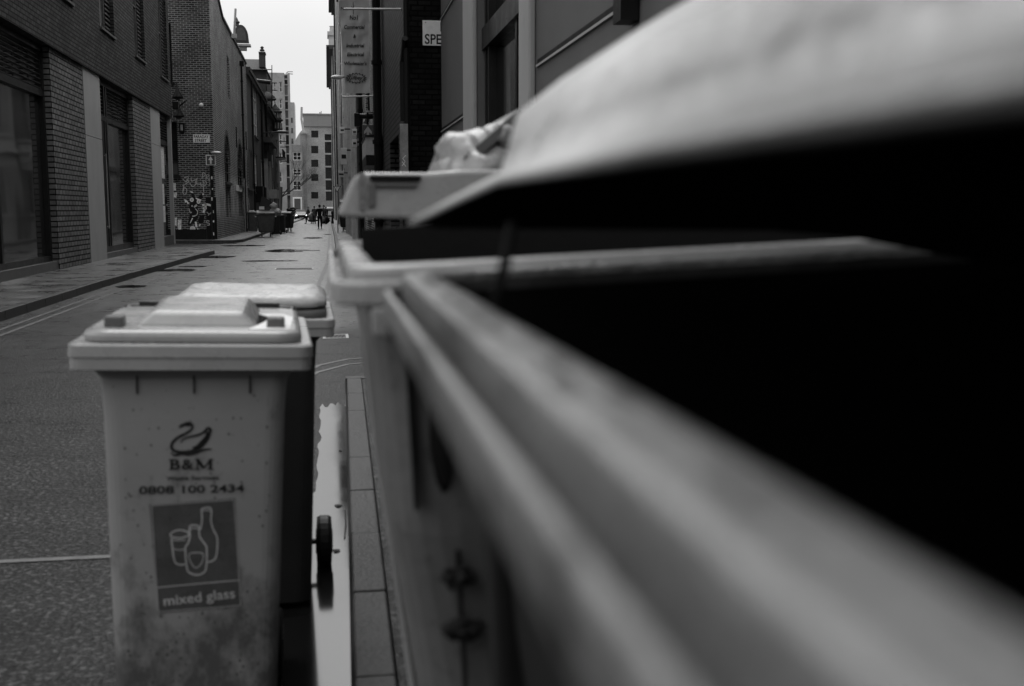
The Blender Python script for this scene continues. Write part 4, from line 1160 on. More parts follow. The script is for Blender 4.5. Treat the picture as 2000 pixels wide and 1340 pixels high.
# things on the right walls
def rbox(px0, py0, px1, py1, Y, d, name, label, cat, m='box', parts=None):
    a = at(px0, py1, Y=Y); b = at(px1, py0, Y=Y)
    t = thing(name, label, cat, ((a.x + b.x) / 2, Y, a.z)); q = MB(); q.box(a.x, b.x, Y, Y + d, a.z, b.z); part('case', q, M[m], t, bevel=.008)
    return t, a, b
t, a, b = rbox(715, 267, 745, 303, 27.5, 3.0, 'wall_cabinet', 'pale double panel cabinet jutting from the black brick wall beside its thick pipe', 'cabinet')
q = MB(); q.box((a.x + b.x) / 2 + .03, (a.x + b.x) / 2 + .045, 27.49, 27.499, a.z, b.z - .01); q.box(a.x - .02, b.x + .02, 27.44, 30.55, b.z + .002, b.z + .035); part('trim', q, M['black'], t)
q = MB(); q.box(a.x, b.x, 27.52, 30.5, a.z - .25, a.z - .002); part('underside', q, M['black'], t)
t, a, b = rbox(782, 242, 797, 338, YF - .05 - .3, .02, 'upright_board', 'upright pale scratched board beside the dark doorway, by the black corner', 'board', 'rust')
q = MB(); fnb = PY(YF - .35); p = at(789, 318, Y=YF - .35)
q.ribbon([(p.x - .03, p.z - .05), (p.x + .02, p.z + .02), (p.x - .02, p.z + .07), (p.x + .03, p.z + .12)], .012, fnb, .001, .004)
q.ribbon([(p.x - .03, p.z + .02), (p.x + .03, p.z - .06)], .012, fnb, .001, .004); part('scribble', q, M['grafw'], t)
q = MB(); a_ = at(789, 338, Y=YF - .34); q.box(a_.x - .03, a_.x + .03, YF - .34, YF - .29, .118, a_.z + .1); q.box(a_.x - .02, a_.x + .02, YF - .325, YF - .0, 2.5, 2.54); part('support', q, M['black'], t)
Yq = 31
q = MB(); a_ = at(732.5, 310, Y=Yq); q.box(a_.x - .05, a_.x + .05, Yq, Yq + .08, .118, a_.z)
for z in (.8, 1.6, 2.4): q.box(a_.x - .056, a_.x + .056, Yq - .006, Yq + .086, z, z + .05)
tag(q.build('steel_post', M['lmetal'], bevel=.006), 'slim pale steel post standing under the wall cabinet', 'post')
# one-way arrow sign on the right wall
a, b = at(707.5, 270, Y=32.2), at(729.5, 243.5, Y=32.2)
t = thing('arrow_sign', 'square dark sign with a pale up arrow above the wall cabinet', 'road sign', (a.x, 32.2, a.z))
q = MB(); q.box(a.x, b.x, 32.2, 32.24, a.z, b.z); part('plate', q, M['mframe'], t, bevel=.02)
c = (a.x + b.x) / 2; hh = b.z - a.z; fa = PY(32.2)
q = MB(); q.prism([(c - .035, a.z + .02), (c + .035, a.z + .02), (c + .035, a.z + hh * .45), (c + .11, a.z + hh * .3), (c + .11, a.z + hh * .5), (c, a.z + hh * .88), (c - .11, a.z + hh * .5), (c - .11, a.z + hh * .3), (c - .035, a.z + hh * .45)], fa, .002, .006); part('arrow', q, M['lmetal'], t)
q = MB(); q.tube([(c, 32.26, a.z - .4), (c, 32.26, b.z + .35), (XR - .01, 32.3, b.z + .35)], .03); part('bracket', q, M['black'], t)
# fat horizontal duct
a, b = at(692, 240, Y=33), at(729, 223, Y=33)
t = thing('wall_duct', 'fat dark horizontal pipe with drop end on the wall over the arrow sign', 'pipe', (b.x, 33, a.z))
q = MB(); zc2 = (at(700, 227, Y=33).z); q.tube([(a.x + .12, 33, zc2), (b.x, 33, zc2)], .075, 12); part('pipe', q, M['dframe'], t, smooth=True)
q = MB(); q.box(a.x, a.x + .16, 32.9, 33.1, at(700, 247, Y=33).z, zc2 + .08); part('drop_box', q, M['black'], t, bevel=.01)
# street lamp behind the banner
p = at(660, 151, Y=50)
t = thing('street_lamp', 'curved lamp head poking out behind the banner on the right row', 'street lamp', (XR - .1, 50, p.z))
q = MB(); c = at(658, 151, Y=50); q.blob((c.x, 50, c.z), (.27, .16, .10), 5, .03); part('head', q, M['lmetal'], t, smooth=True)
q = MB(); q.tube([(c.x + .2, 50, c.z), (XR - .11, 50, c.z + .1)], .035); part('arm', q, M['black'], t)
# give way sign
p = at(658.5, 369, Y=62)
t = thing('give_way_sign', 'small inverted triangle GIVE WAY sign beyond the blurred lid', 'road sign', (p.x, 62, .12))
fg = PY(62); a, b, c = at(651, 363.5, Y=62), at(666, 363.5, Y=62), at(658.5, 376, Y=62)
q = MB(); q.prism([(a.x, a.z), (b.x, b.z), (c.x, c.z)], fg, 0, .02); part('plate', q, M['ink'], t)
k = .72; cx, cz = (a.x + b.x + c.x) / 3, (a.z + b.z + c.z) / 3
q = MB(); q.prism([(cx + (v.x - cx) * k, cz + (v.z - cz) * k) for v in (a, b, c)], fg, .021, .026); part('face', q, M['white'], t)
q = MB(); put_text(q, 'GIVE', .075, fg, cx, cz + .045, .03); put_text(q, 'WAY', .065, fg, cx, cz - .03, .03); part('lettering', q, M['ink'], t)
q = MB(); q.tube([(cx, 62.04, .12), (cx, 62.04, a.z + .1)], .035); part('post', q, M['lmetal'], t)

# banner
YBn = 32.6
t = thing('hanging_banner', 'wrinkled grey wholesaler banner hanging over the right pavement', 'banner', (at(722, 180, Y=YBn).x, YBn, at(700, 182, Y=YBn).z))
def bnp(u, v, d=0.0):     # u 0..1 across, v 0..1 down from the hidden top
    y = -70 + 252 * v
    xl = 661 + 14 * max(0, (y - 0) / 182); xr = 722.5 - 2 * (1 - (y / 182 if y > 0 else 0))
    px = xl + (xr - xl) * u
    p = at(px, y, Y=YBn)
    wr = 0.05 * mnoise.noise(Vector((u * 2.0 + v * 3, v * 5.5, 2))) + 0.025 * mnoise.noise(Vector((u * 5 - v * 9, v * 12 + u * 3, 7)))
    return (p.x, YBn - d + wr, p.z)
mb = MB(); nu, nv = 24, 90
vs = [bnp(i / nu, j / nv) for j in range(nv + 1) for i in range(nu + 1)] + [(p[0], p[1] + .004, p[2]) for p in [bnp(i / nu, j / nv) for j in range(nv + 1) for i in range(nu + 1)]]
K = (nu + 1) * (nv + 1)
fs = []
for j in range(nv):
    for i in range(nu):
        a = j * (nu + 1) + i; fs.append((a, a + 1, a + nu + 2, a + nu + 1)); fs.append((K + a, K + a + nu + 1, K + a + nu + 2, K + a + 1))
mb.add(vs, fs)
part('sheet', mb, M['banner'], t, smooth=True)
def btxt(s, px, py, hpx, wpx, shear=.12, off=0.0, nm='lettering'):
    q = MB()
    vs, f_ = text_geo(s, 1.0, shear=shear, offset=off)
    w0 = max(v[0] for v in vs) - min(v[0] for v in vs); h0 = max(v[1] for v in vs) - min(v[1] for v in vs)
    out = []
    for x, y in vs:
        X_, Y_ = px + x / w0 * wpx, py - y / h0 * hpx
        v = (Y_ + 70) / 252; xl = 661 + 14 * max(0, Y_ / 182); xr = 722.5 - 2 * (1 - Y_ / 182)
        out.append(bnp((X_ - xl) / (xr - xl), v, .02))
    q.add(out, f_); part(nm, q, M['ink'], t)
for s, x, y, h_, w_ in (('No1', 691, 34.5, 8, 16), ('Commercial', 692, 53, 6.5, 40), ('&', 692.5, 71, 6, 5), ('Industrial', 694, 89, 6.5, 35), ('Electrical', 694.5, 106.5, 6.5, 33), ("Wholesaler's", 694, 124, 6.5, 44)):
    btxt(s, x, y, h_ + 1, w_, off=.02)
btxt('M', 668.5, 17, 6, 6); btxt('V', 689, 15, 7, 6)
q = MB(); cxp, cyp = 695.5, 153
P_ = []
for k in range(36):
    a = 2 * math.pi * k / 36; r = 1.0 if k % 2 else .74
    P_.append((cxp + 22 * r * math.cos(a), cyp - 11 * r * math.sin(a)))
def bp(x, y, d): xl = 661 + 14 * max(0, y / 182); xr = 722.5 - 2 * (1 - y / 182); return bnp((x - xl) / (xr - xl), (y + 70) / 252, d)
for k in range(36):
    a, b = P_[k], P_[(k + 1) % 36]; ia = (cxp + (a[0] - cxp) * .84, cyp + (a[1] - cyp) * .84); ib = (cxp + (b[0] - cxp) * .84, cyp + (b[1] - cyp) * .84)
    q.quad(bp(*a, .02), bp(*b, .02), bp(*ib, .02), bp(*ia, .02))
part('burst_outline', q, M['ink'], t)
btxt('Gilbey', 695, 153, 10, 27, .3, .012, 'logo_lettering')
q = MB(); a, b = at(668, 189, Y=YBn), at(730, 188, Y=YBn); q.tube([a, b], .022); q.tube([b, (b.x + .0, YBn, b.z + .15)], .03)
part('lower_pole', q, M['lmetal'], t)
q = MB(); a, b = at(660, -70, Y=YBn), at(729, -70, Y=YBn); q.tube([a, b], .03); part('upper_pole', q, M['lmetal'], t)
YP = 20.2
t = thing('wall_bracket_pole', 'empty metal banner pole reaching left from the black wall near the top', 'pole', (XR, YP, at(795, 17, Y=YP).z))
a, b = at(671, 17.5, Y=YP), at(792, 18, Y=YP)
q = MB(); q.tube([a, b], .019); part('pole', q, M['lmetal'], t)
q = MB(); q.box(b.x - .01, b.x + .03, YP - .03, YP + .03, b.z - .12, b.z + .12); q.tube([(b.x, YP, b.z - .12), (b.x - .09, YP, b.z - .01)], .012); part('wall_plate', q, M['lmetal'], t)
q = MB(); c = at(690, 18, Y=YP); q.tube([(c.x, YP, c.z + .12), (c.x, YP, c.z - .09)], .006); part('tie', q, M['black'], t)

# small clutter on right row: boxes, cameras
for k, (px0, py0, px1, py1, Y, m, lb) in enumerate(((664, 248, 673, 260, 52, 'white', 'white tilted camera housing high on the right row'), (688, 252, 697, 263, 38, 'white', 'upper white box beside the drainpipes on the right row'),
        (688, 272, 697, 287, 38, 'white', 'lower white box beside the drainpipes on the right row'), (666, 289, 677, 321, 50, 'box', 'tall pale meter cabinet on the right row'), (661, 334, 672, 346, 56, 'box', 'short pale box under the meter cabinet on the right row'))):
    a = at(px0, py1, Y=Y); b = at(px1, py0, Y=Y)
    t = thing('utility_box', lb, 'box', (a.x, Y, a.z)); q = MB(); q.box(a.x, b.x, Y, Y + .3, a.z, b.z); part('case', q, M[m], t, bevel=.01)
    q = MB(); q.box(a.x + .03, b.x - .03, Y - .012, Y - .002, a.z + (b.z - a.z) * .35, a.z + (b.z - a.z) * .6); q.box(b.x, XR - .05, Y + .1, Y + .16, b.z - .12, b.z - .06); part('fixing', q, M['black'], t)

# ================================================================== tree in the yard beyond the left row
random.seed(21)
ty = 128
tx = at(545, 400, Y=ty).x
t = thing('bare_tree', 'bare winter tree leaning out from behind the left row', 'tree', (tx, ty, .1))
q = MB(); q.tube([(tx, ty, 0), (tx + .2, ty, 2.2), (tx + .3, ty, 4)], .22, r1=.15); part('trunk', q, M['bark'], t)
br_ = MB()
def branch(p, d, L, r, lv):
    q_ = p + d * L
    mid = p + d * L * .5 + Vector((0, 0, -.04 * L))
    br_.tube([p, mid, q_], r, 5, r1=r * .6)
    if lv == 0: return
    for k in range(3 if lv > 1 else 3):
        nd = (d + Vector((random.uniform(-.6, .6), random.uniform(-.6, .6), random.uniform(-.25, .7)))).normalized()
        branch(p + d * L * random.uniform(.55, 1), nd, L * random.uniform(.55, .8), r * .5, lv - 1)
for d in ((.8, 0, .55), (.85, -.3, .25), (.5, -.5, .7)):
    branch(Vector((tx + .25, ty, random.uniform(2.6, 4))), Vector(d).normalized(), 2.4, .075, 4)
part('crown', br_, M['bark'], t)

# ================================================================== bins
def wheelie(name, label, loc, rz, roll, body_m, rim_m, lid_m, group=None, detail=True, wx=.248):
    t = thing(name, label, 'wheeled bin', loc, (0, roll, rz), group)
    P = lambda n, mb, m, **kw: part(n, mb, m, t, world=False, **kw)
    b = MB(); cy = .0
    rings = [rrect(.39, .50, .05, .035, cy=.02), rrect(.40, .52, .05, .20, cy=.015), rrect(.425, .60, .045, .90, cy=0), rrect(.435, .61, .04, 1.0, cy=0), rrect(.48, .66, .04, 1.03, cy=0), rrect(.48, .66, .04, 1.035, cy=0)]
    b.loft(rings)
    bo = P('body', b, body_m, bevel=.004)
    for sx in (-.13, 0, .13): q = MB(); q.box(sx - .002, sx + .002, -.312, -.30, .965, 1.03); sub('rib', q, M['bind'], bo)
    r = MB()
    r.loft([rrect(.545, .715, .03, 1.026), rrect(.55, .72, .03, 1.028), rrect(.55, .72, .03, 1.056), rrect(.558, .728, .034, 1.058), rrect(.555, .725, .03, 1.084), rrect(.545, .715, .035, 1.088), rrect(.50, .67, .04, 1.088)])
    P('rim', r, rim_m)
    l = MB(); W = .505
    l.loft([rrect(.495, .66, .06, 1.088, 8), rrect(W, .67, .065, 1.091, 8), rrect(W, .67, .065, 1.103, 8), rrect(W - .008, .662, .062, 1.112, 8), rrect(W - .03, .64, .06, 1.1165, 8), rrect(W - .06, .60, .06, 1.1155, 8), rrect(.3, .4, .05, 1.116, 8)])
    lid = P('lid', l, lid_m, smooth=False, bevel=.003)
    h = MB(); h.hexa([(-.15, -.22, 1.112), (.15, -.22, 1.112), (.15, .24, 1.112), (-.15, .24, 1.112)], [(-.11, -.18, 1.15), (.11, -.18, 1.15), (.115, .21, 1.157), (-.115, .21, 1.157)])
    sub('raised_panel', h, lid_m, lid, bevel=.012)
    for sx, nm in ((-.19, 'binm'), (.19, 'binm')):
        k = MB(); k.box(sx - .022, sx + .022, -.25, -.19, 1.112, 1.142); k.box(sx - .014, sx + .014, -.19, -.13, 1.112, 1.13); sub('lid_latch', k, M[nm], lid, bevel=.006)
    hd = MB(); hd.tube([(-.24, .36, 1.08), (-.24, .42, 1.1), (-.2, .43, 1.1), (.2, .43, 1.1), (.24, .42, 1.1), (.24, .36, 1.08)], .016); hd.box(-.2, -.1, .33, .39, 1.08, 1.13); hd.box(.1, .2, .33, .39, 1.08, 1.13)
    P('handle', hd, M['bind'])
    ax = MB(); ax.tube([(-wx, .27, .105), (wx, .27, .105)], .012); P('axle', ax, M['iron'])
    for s in (-1, 1):
        wl = MB(); wl.lathe((s * wx, .27, .105), [(.06, -.03), (.098, -.028), (.105, -.015), (.105, .015), (.098, .028), (.06, .03)], 24, 'X'); wh = P('wheel', wl, M['rubber'], smooth=False)
        hb = MB(); hb.lathe((s * wx, .27, .105), [(.05, -.033), (.05, .033)], 14, 'X'); sub('hub', hb, M['iron'], wh)
    return t, lid

B1 = (-.368, 2.975, 0)
t, lid = wheelie('wheelie_bin', 'light grey mixed glass bin with swan logo nearest in the road', B1, R(2.5), R(1.8), M['binf'], M['binl'], M['binl'], 'wheeled bins standing in the near road', wx=.185)
wt = MB(); pts = []
for k in range(20):
    a = 2 * math.pi * k / 20; rr2 = 1 + .25 * mnoise.noise(Vector((math.cos(a) * 2, math.sin(a) * 2, 4)))
    pts.append((.17 + .045 * rr2 * math.cos(a), -.06 + .19 * rr2 * math.sin(a), 1.1172))
wt.quad(*pts); sub('rain_water', wt, M['water'], lid)
glint = MB(); P_ = [(.125, -.29), (.225, -.285), (.235, .02), (.21, .11), (.14, .12), (.175, .02), (.16, -.12)]
glint.prism(P_, lambda u, v, d: (u, v, d), 1.1135, 1.1185); sub('lid_highlight', glint, M['white'], lid)  # white patch painted in place of the wet highlight on the lid
# print on the front: local mapper with the same taper as the front face
Mi = (Matrix.Translation(B1) @ Matrix.Rotation(R(2.5), 4, 'Z') @ Matrix.Rotation(R(1.8), 4, 'Y')).inverted()
def front_y(z): return -.245 + (-.30 + .245) * ((z - .20) / .70) if z < .9 else -.30 - .005 * (z - .9) / .1
def bfn(u, v, d=0.0): return (u, front_y(v) - d, v)
def bl(px, py):
    o = Mi @ Vector((0, 0, H)); dvec = (Mi.to_3x3() @ Vector(ray(px, py)))
    z = .6
    for _ in range(8):
        tt = (front_y(z) - o.y) / dvec.y; z = o.z + dvec.z * tt
    return (o.x + dvec.x * tt, z)
def cr(P, n=6, closed=False):
    S = []; m_ = len(P)
    for i in range(m_ if closed else m_ - 1):
        g4 = [P[(i + k) % m_] if closed else P[min(max(i + k, 0), m_ - 1)] for k in (-1, 0, 1, 2)]
        for k in range(n):
            s = k / n
            S.append(tuple(.5 * (2 * g4[1][j] + (g4[2][j] - g4[0][j]) * s + (2 * g4[0][j] - 5 * g4[1][j] + 4 * g4[2][j] - g4[3][j]) * s * s + (3 * g4[1][j] - g4[0][j] - 3 * g4[2][j] + g4[3][j]) * s ** 3) for j in (0, 1)))
    if not closed: S.append(P[-1])
    return S
def z7(x, y): return bl(180 + x / 2.913, 780 + y / 2.913)
sw = MB()
def stroke(mb, L, w_, closed=False, z=z7):
    P = cr([z(*p) for p in L], 6, closed)
    if isinstance(w_, tuple):
        n = len(P); w2 = [w_[0] + (w_[1] - w_[0]) * math.sin(math.pi * i / (n - 1)) for i in range(n)]
    else: w2 = w_
    mb.ribbon(P, w2, bfn, .0005, .002, closed)
stroke(sw, [(492, 158), (520, 140), (548, 132), (570, 145), (565, 170), (530, 195), (490, 215), (458, 245), (452, 275), (475, 295), (520, 300), (570, 292), (610, 275), (645, 240), (665, 205), (672, 170), (655, 165), (630, 190), (590, 205), (545, 215), (515, 228), (505, 245)], (.003, .0075))
stroke(sw, [(500, 152), (530, 143), (560, 148)], .007)
stroke(sw, [(650, 180), (655, 210), (630, 245), (600, 270), (570, 275)], (.003, .014))
stroke(sw, [(448, 300), (470, 318), (510, 308), (550, 312), (600, 300), (640, 285), (680, 282)], (.002, .008))
part('swan_emblem', sw, M['binink'], t, world=False)
def ltext(s, px0, px1, py0, py1, m, nm, off=.0, ang=0, shear=0, serif=False):
    a, b = bl(px0, py1), bl(px1, py0); W_, H_ = b[0] - a[0], b[1] - a[1]; cx_, cy_ = (a[0] + b[0]) / 2, (a[1] + b[1]) / 2
    vs, f_ = text_geo(s, 1.0, offset=off, shear=shear)
    w0 = max(v[0] for v in vs) - min(v[0] for v in vs); h0 = max(v[1] for v in vs) - min(v[1] for v in vs)
    q = MB(); ca, sa = math.cos(ang), math.sin(ang)
    out = []
    for x, y in vs:
        x_, y_ = x / w0 * W_, y / h0 * H_; out.append(bfn(cx_ + x_ * ca - y_ * sa, cy_ + x_ * sa + y_ * ca, .003))
    q.add(out, f_)
    if serif:
        hs = H_ * .11
        for u0, u1, top in serif:
            for v in ((cy_ - H_ / 2, cy_ - H_ / 2 + hs),) + (((cy_ + H_ / 2 - hs, cy_ + H_ / 2),) if top else ()):
                xs = (a[0] + W_ * u0, a[0] + W_ * u1)
                q.quad(bfn(xs[0], v[0], .0032), bfn(xs[1], v[0], .0032), bfn(xs[1], v[1], .0032), bfn(xs[0], v[1], .0032))
    part(nm, q, m, t, world=False)
ltext('B', 333, 352, 896, 917, M['binink'], 'company_lettering', .02, serif=[(-.12, .4, True)])
ltext('&', 355, 378, 896, 917, M['binink'], 'company_lettering', .02)
q = MB()
def pst(mb, L, w_): mb.ribbon([bl(*p) for p in L], w_, bfn, .0005, .002)
pst(q, [(386, 898), (386, 916)], .0035); pst(q, [(411, 898), (411, 916)], .007); pst(q, [(385, 897), (398, 914)], .007); pst(q, [(399, 914), (411, 897)], .0035)
for a_, b_ in ((381, 391), (405, 417)): pst(q, [(a_, 916.5), (b_, 916.5)], .0022)
for a_, b_ in ((381, 390), (408, 417)): pst(q, [(a_, 897), (b_, 897)], .0022)
part('company_lettering', q, M['binink'], t, world=False)
ltext('Waste Services', 325, 427, 928, 938, M['binink'], 'company_lettering', .02)
ltext('0808 100 2434', 272, 477, 945, 965, M['binink'], 'phone_number', .02)
s1, s2, s3, s4 = bl(292, 986), bl(459, 973), bl(469, 1183), bl(310, 1198)
q = MB(); q.prism([s1, s2, s3, s4], bfn, .0, .0012); st = part('recycling_sticker', q, M['sticker'], t, world=False)
q = MB()
stroke(q, [(372, 1070), (560, 1052), (842, 1027)], .002)
for Lp in ([(338, 604), (806, 570)], [(338, 604), (378, 1208)], [(806, 570), (846, 1170)], [(378, 1208), (846, 1170)]): stroke(q, Lp, .0012)
sub('sticker_border', q, M['stline'], st)
q = MB()
stroke(q, [(620, 625), (650, 615), (678, 625), (676, 690), (690, 740), (712, 790), (708, 880), (690, 915), (655, 925)], .0035)
stroke(q, [(622, 625), (625, 690), (615, 740)], .0035); stroke(q, [(622, 636), (650, 630), (678, 636)], .002)
stroke(q, [(555, 725), (580, 715), (607, 725), (612, 780), (640, 820), (652, 850), (648, 960), (625, 990), (590, 998), (555, 985), (540, 960), (530, 850), (545, 820), (556, 780)], .0035, True)
stroke(q, [(556, 738), (582, 732), (607, 738)], .002)
stroke(q, [(552, 880), (590, 872), (630, 878), (626, 925), (592, 958), (560, 925)], .002, True)
stroke(q, [(450, 760), (495, 742), (545, 755), (545, 775), (495, 788), (450, 778)], .0028, True)
stroke(q, [(447, 785), (462, 800), (530, 800)], .002)
stroke(q, [(452, 790), (455, 830), (468, 915), (490, 938), (530, 938)], .0035)
stroke(q, [(462, 848), (495, 856), (528, 852)], .002)
sub('bottle_drawing', q, M['stline'], st)
ltext('mixed glass', 320, 459, 1153, 1184, M['stline'], 'sticker_lettering', .012, ang=R(4.5))

B2 = (-.285, 3.99, 0)
t2, lid2 = wheelie('wheelie_bin', 'second grey bin with white plastic heaped on its lid, behind the mixed glass bin', B2, R(1), R(1.0), M['bind'], M['binl'], M['binm'], 'wheeled bins standing in the near road')
bagm = MB(); rings = []
for (w_, d_, z, r) in ((.46, .62, 1.119, .09), (.515, .66, 1.128, .1), (.505, .65, 1.150, .1), (.44, .58, 1.166, .1), (.34, .44, 1.160, .1), (.2, .25, 1.161, .08)):
    rg = rrect(w_, d_, r, z, 10)
    rings.append([(x + .012 * mnoise.noise(Vector((x * 9, y * 9, z * 20))), y, zz_ + .012 * mnoise.noise(Vector((x * 13, y * 13, 3)))) for x, y, zz_ in rg])
bagm.loft(rings)
o = bagm.build('plastic_bag', M['bag'], smooth=True)
tag(o, 'white plastic sheeting spread over the lid of the second wheeled bin', 'bag')
o.location = B2; o.rotation_euler = (0, R(1.0), R(1)); o.scale = (1, 1, .962); t2.scale = (1, 1, .962)

rnd = random.Random(12); q = MB()
for k in range(260):
    z = .14 + .86 * rnd.random() ** 2.0; u = rnd.uniform(-.19, .19) * (.88 + .1 * z)
    r_ = rnd.uniform(.0006, .0026) * (1.5 if z < .4 else 1)
    n_ = 7; q.quad(*[bfn(u + r_ * (1 + .5 * rnd.random()) * math.cos(2 * math.pi * i / n_), z + r_ * (1 + .9 * rnd.random()) * math.sin(2 * math.pi * i / n_), .0008) for i in range(n_)])
tag(part('dirt_specks', q, M['binm'], t, world=False), kind='stuff')

# ---- big four-wheeled bins
def euro_body(t, L, W, rimz, mats, lift=None, castors=True, detail=True, ins=0.0):
    P = lambda n, mb, m, **kw: part(n, mb, m, t, world=False, **kw)
    body_m, rim_m = mats
    b = MB(); z0 = .24
    L0 = L; L = L - ins; rings = [rrect(L - .30, W - .30, .10, z0, 5), rrect(L - .24, W - .24, .10, z0 + .05, 5), rrect(L - .105, W - .12, .07, rimz - .30, 5), rrect(L - .09, W - .11, .07, rimz - .14, 5), rrect(L - .075, W - .085, .07, rimz - .036, 5)]
    b.loft(rings, True, False); L = L0
    P('body', b, body_m, smooth=False, bevel=.004)
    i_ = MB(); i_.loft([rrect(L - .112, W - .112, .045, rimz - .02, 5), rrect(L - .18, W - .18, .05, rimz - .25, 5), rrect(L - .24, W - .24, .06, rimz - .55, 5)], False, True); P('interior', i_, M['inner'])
    r = MB(); prf = [(.004, -.040), (0, -.037), (0, -.018), (.002, -.015), (.006, -.0145), (.008, -.017), (.009, -.029), (.016, -.030), (.0175, -.006), (.019, -.002), (.023, 0), (.042, 0), (.05, -.003), (.055, -.010), (.056, -.02)]
    r.loft([rrect(L - 2 * u, W - 2 * u, max(.07 - u * .5, .02), rimz + z, 6) for u, z in prf], False, False)
    r.loft([rrect(L - .008, W - .008, .07, rimz - .040, 6), rrect(L - .08 - ins, W - .10, .05, rimz - .041, 6)], False, False)
    P('rim', r, rim_m, smooth=False)
    if castors:
        for sx in (-1, 1):
            for sy in (-1, 1):
                cx_, cy_ = sx * (L / 2 - .27), sy * (W / 2 - .25)
                k = MB(); k.lathe((cx_, cy_ + .02, .10), [(.06, -.025), (.10, -.02), (.10, .02), (.06, .025)], 18, 'X'); k.v = [(x, y, z) for x, y, z in k.v]
                cw = P('castor', k, M['rubber'])
                fk = MB(); fk.box(cx_ - .035, cx_ - .028, cy_ - .03, cy_ + .04, .09, .22); fk.box(cx_ + .028, cx_ + .035, cy_ - .03, cy_ + .04, .09, .22); fk.box(cx_ - .05, cx_ + .05, cy_ - .05, cy_ + .05, .215, .245); sub('fork', fk, M['lmetal'], cw)
    return P

# bin A: nearest, beside the camera
LA, WA = 1.07, 1.37
tA = thing('four_wheeled_bin', 'nearest huge blurred open bin with scuffed pale rim filling the right foreground', 'large bin', (.047 + LA / 2 + .054, 1.06 - WA / 2, .128 + .0243), (0, R(-2.6), 0), 'four wheeled bins')
MAi = (Matrix.Translation(tA.location) @ Matrix.Rotation(R(-2.6), 4, 'Y')).inverted()
def apart(name, mb, m, **kw):
    o = mb.build(name, m, **kw); o.parent = tA; o.matrix_parent_inverse = MAi; return o
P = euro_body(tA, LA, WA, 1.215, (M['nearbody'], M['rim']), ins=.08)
q = MB(); q.box(-LA / 2 + .003, -LA / 2 + .05, WA / 2 - .035, WA / 2 - .004, 1.215 - .065, 1.215 - .041); P('corner_tab', q, M['rim'], bevel=.004)
q = MB()
for yy in (.55, .1, -.35): q = MB(); q.box(-LA / 2 + .075, -LA / 2 + .11, yy - .03, yy + .03, .5, 1.17); P('rib', q, M['nearbody'], bevel=.01)
rnd = random.Random(5); q = MB()
for k in range(60):
    y_ = rnd.uniform(-.5, WA / 2 - .03); u_ = .024 + .018 * rnd.random(); r_ = rnd.uniform(.0015, .006)
    q.quad(*[(-LA / 2 + min(.0435, max(.0225, u_ + .55 * r_ * (1 + .5 * rnd.random()) * math.cos(a * .785))), min(WA / 2 - .01, y_ + 2.2 * r_ * (1 + .6 * rnd.random()) * math.sin(a * .785)), 1.2156) for a in range(8)])
tag(P('scuff_marks', q, M['binm']), kind='stuff')
# lid of A, built in world coordinates
far = [(.073, 1.388), (.110, 1.408), (.158, 1.433), (.166, 1.455), (.174, 1.486), (.215, 1.518), (.288, 1.565), (.371, 1.592), (.55, 1.615), (.80, 1.60), (1.02, 1.50), (1.11, 1.40), (1.13, 1.36)]
nea = [(.120, 1.419), (.130, 1.426), (.152, 1.440), (.162, 1.458), (.174, 1.486), (.215, 1.518), (.288, 1.565), (.371, 1.592), (.55, 1.615), (.80, 1.60), (1.02, 1.50), (1.11, 1.40), (1.13, 1.36)]
ys = [1.0, .985, .94, .87, .78, .7, .6, .5, .4, .3, .2, .1, 0, -.1, -.2, -.3, -.37]
rows = []
for y in ys:
    s = min(1, max(0, (1.0 - y) / .24)); s = s * s * (3 - 2 * s)
    rows.append([(a[0] + (b[0] - a[0]) * s, y, a[1] + (b[1] - a[1]) * s) for a, b in zip(far, nea)])
def sheet(rows, off=0.0):
    mb = MB(); n = len(rows[0]); vs = [(p[0], p[1], p[2] - off) for r in rows for p in r]; fs = []
    for i in range(len(rows) - 1):
        for j in range(n - 1): fs.append((i * n + j, i * n + j + 1, (i + 1) * n + j + 1, (i + 1) * n + j))
    return mb.add(vs, fs)
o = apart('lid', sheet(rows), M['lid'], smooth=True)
sm = o.modifiers.new('Solid', 'SOLIDIFY'); sm.thickness = .004; sm.offset = 0
u_ = sheet([[(p[0] + .004, p[1], p[2]) for p in r] for r in rows], .0022)
s2_ = u_.build('lid_underside', M['inner'], smooth=True); s2_.parent = o
skirt = MB()
ep = [p for p in rows[0]]
skirt.quad(*([(p[0], 1.002, p[2] + .001) for p in ep[:-1]] + [(1.12, 1.002, 1.30), (.66, 1.002, 1.345), (.50, 1.002, 1.374), (.42, 1.002, 1.380), (.10, 1.002, 1.383)]))
s3_ = skirt.build('lid_end', M['inner']); s3_.parent = o
hq = MB(); hq.box(1.10, 1.15, -.3, .95, 1.30, 1.37); o2 = apart('hinge', hq, M['bind'], bevel=.01)
a_, b_, c_ = at(962, 612, Z=1.336), at(985, 520, Y=.72), at(1000, 440, Y=.74)
sp = MB(); sp.tube([a_, b_, c_], .004, 8); apart('lid_strap', sp, M['strap'], smooth=True)

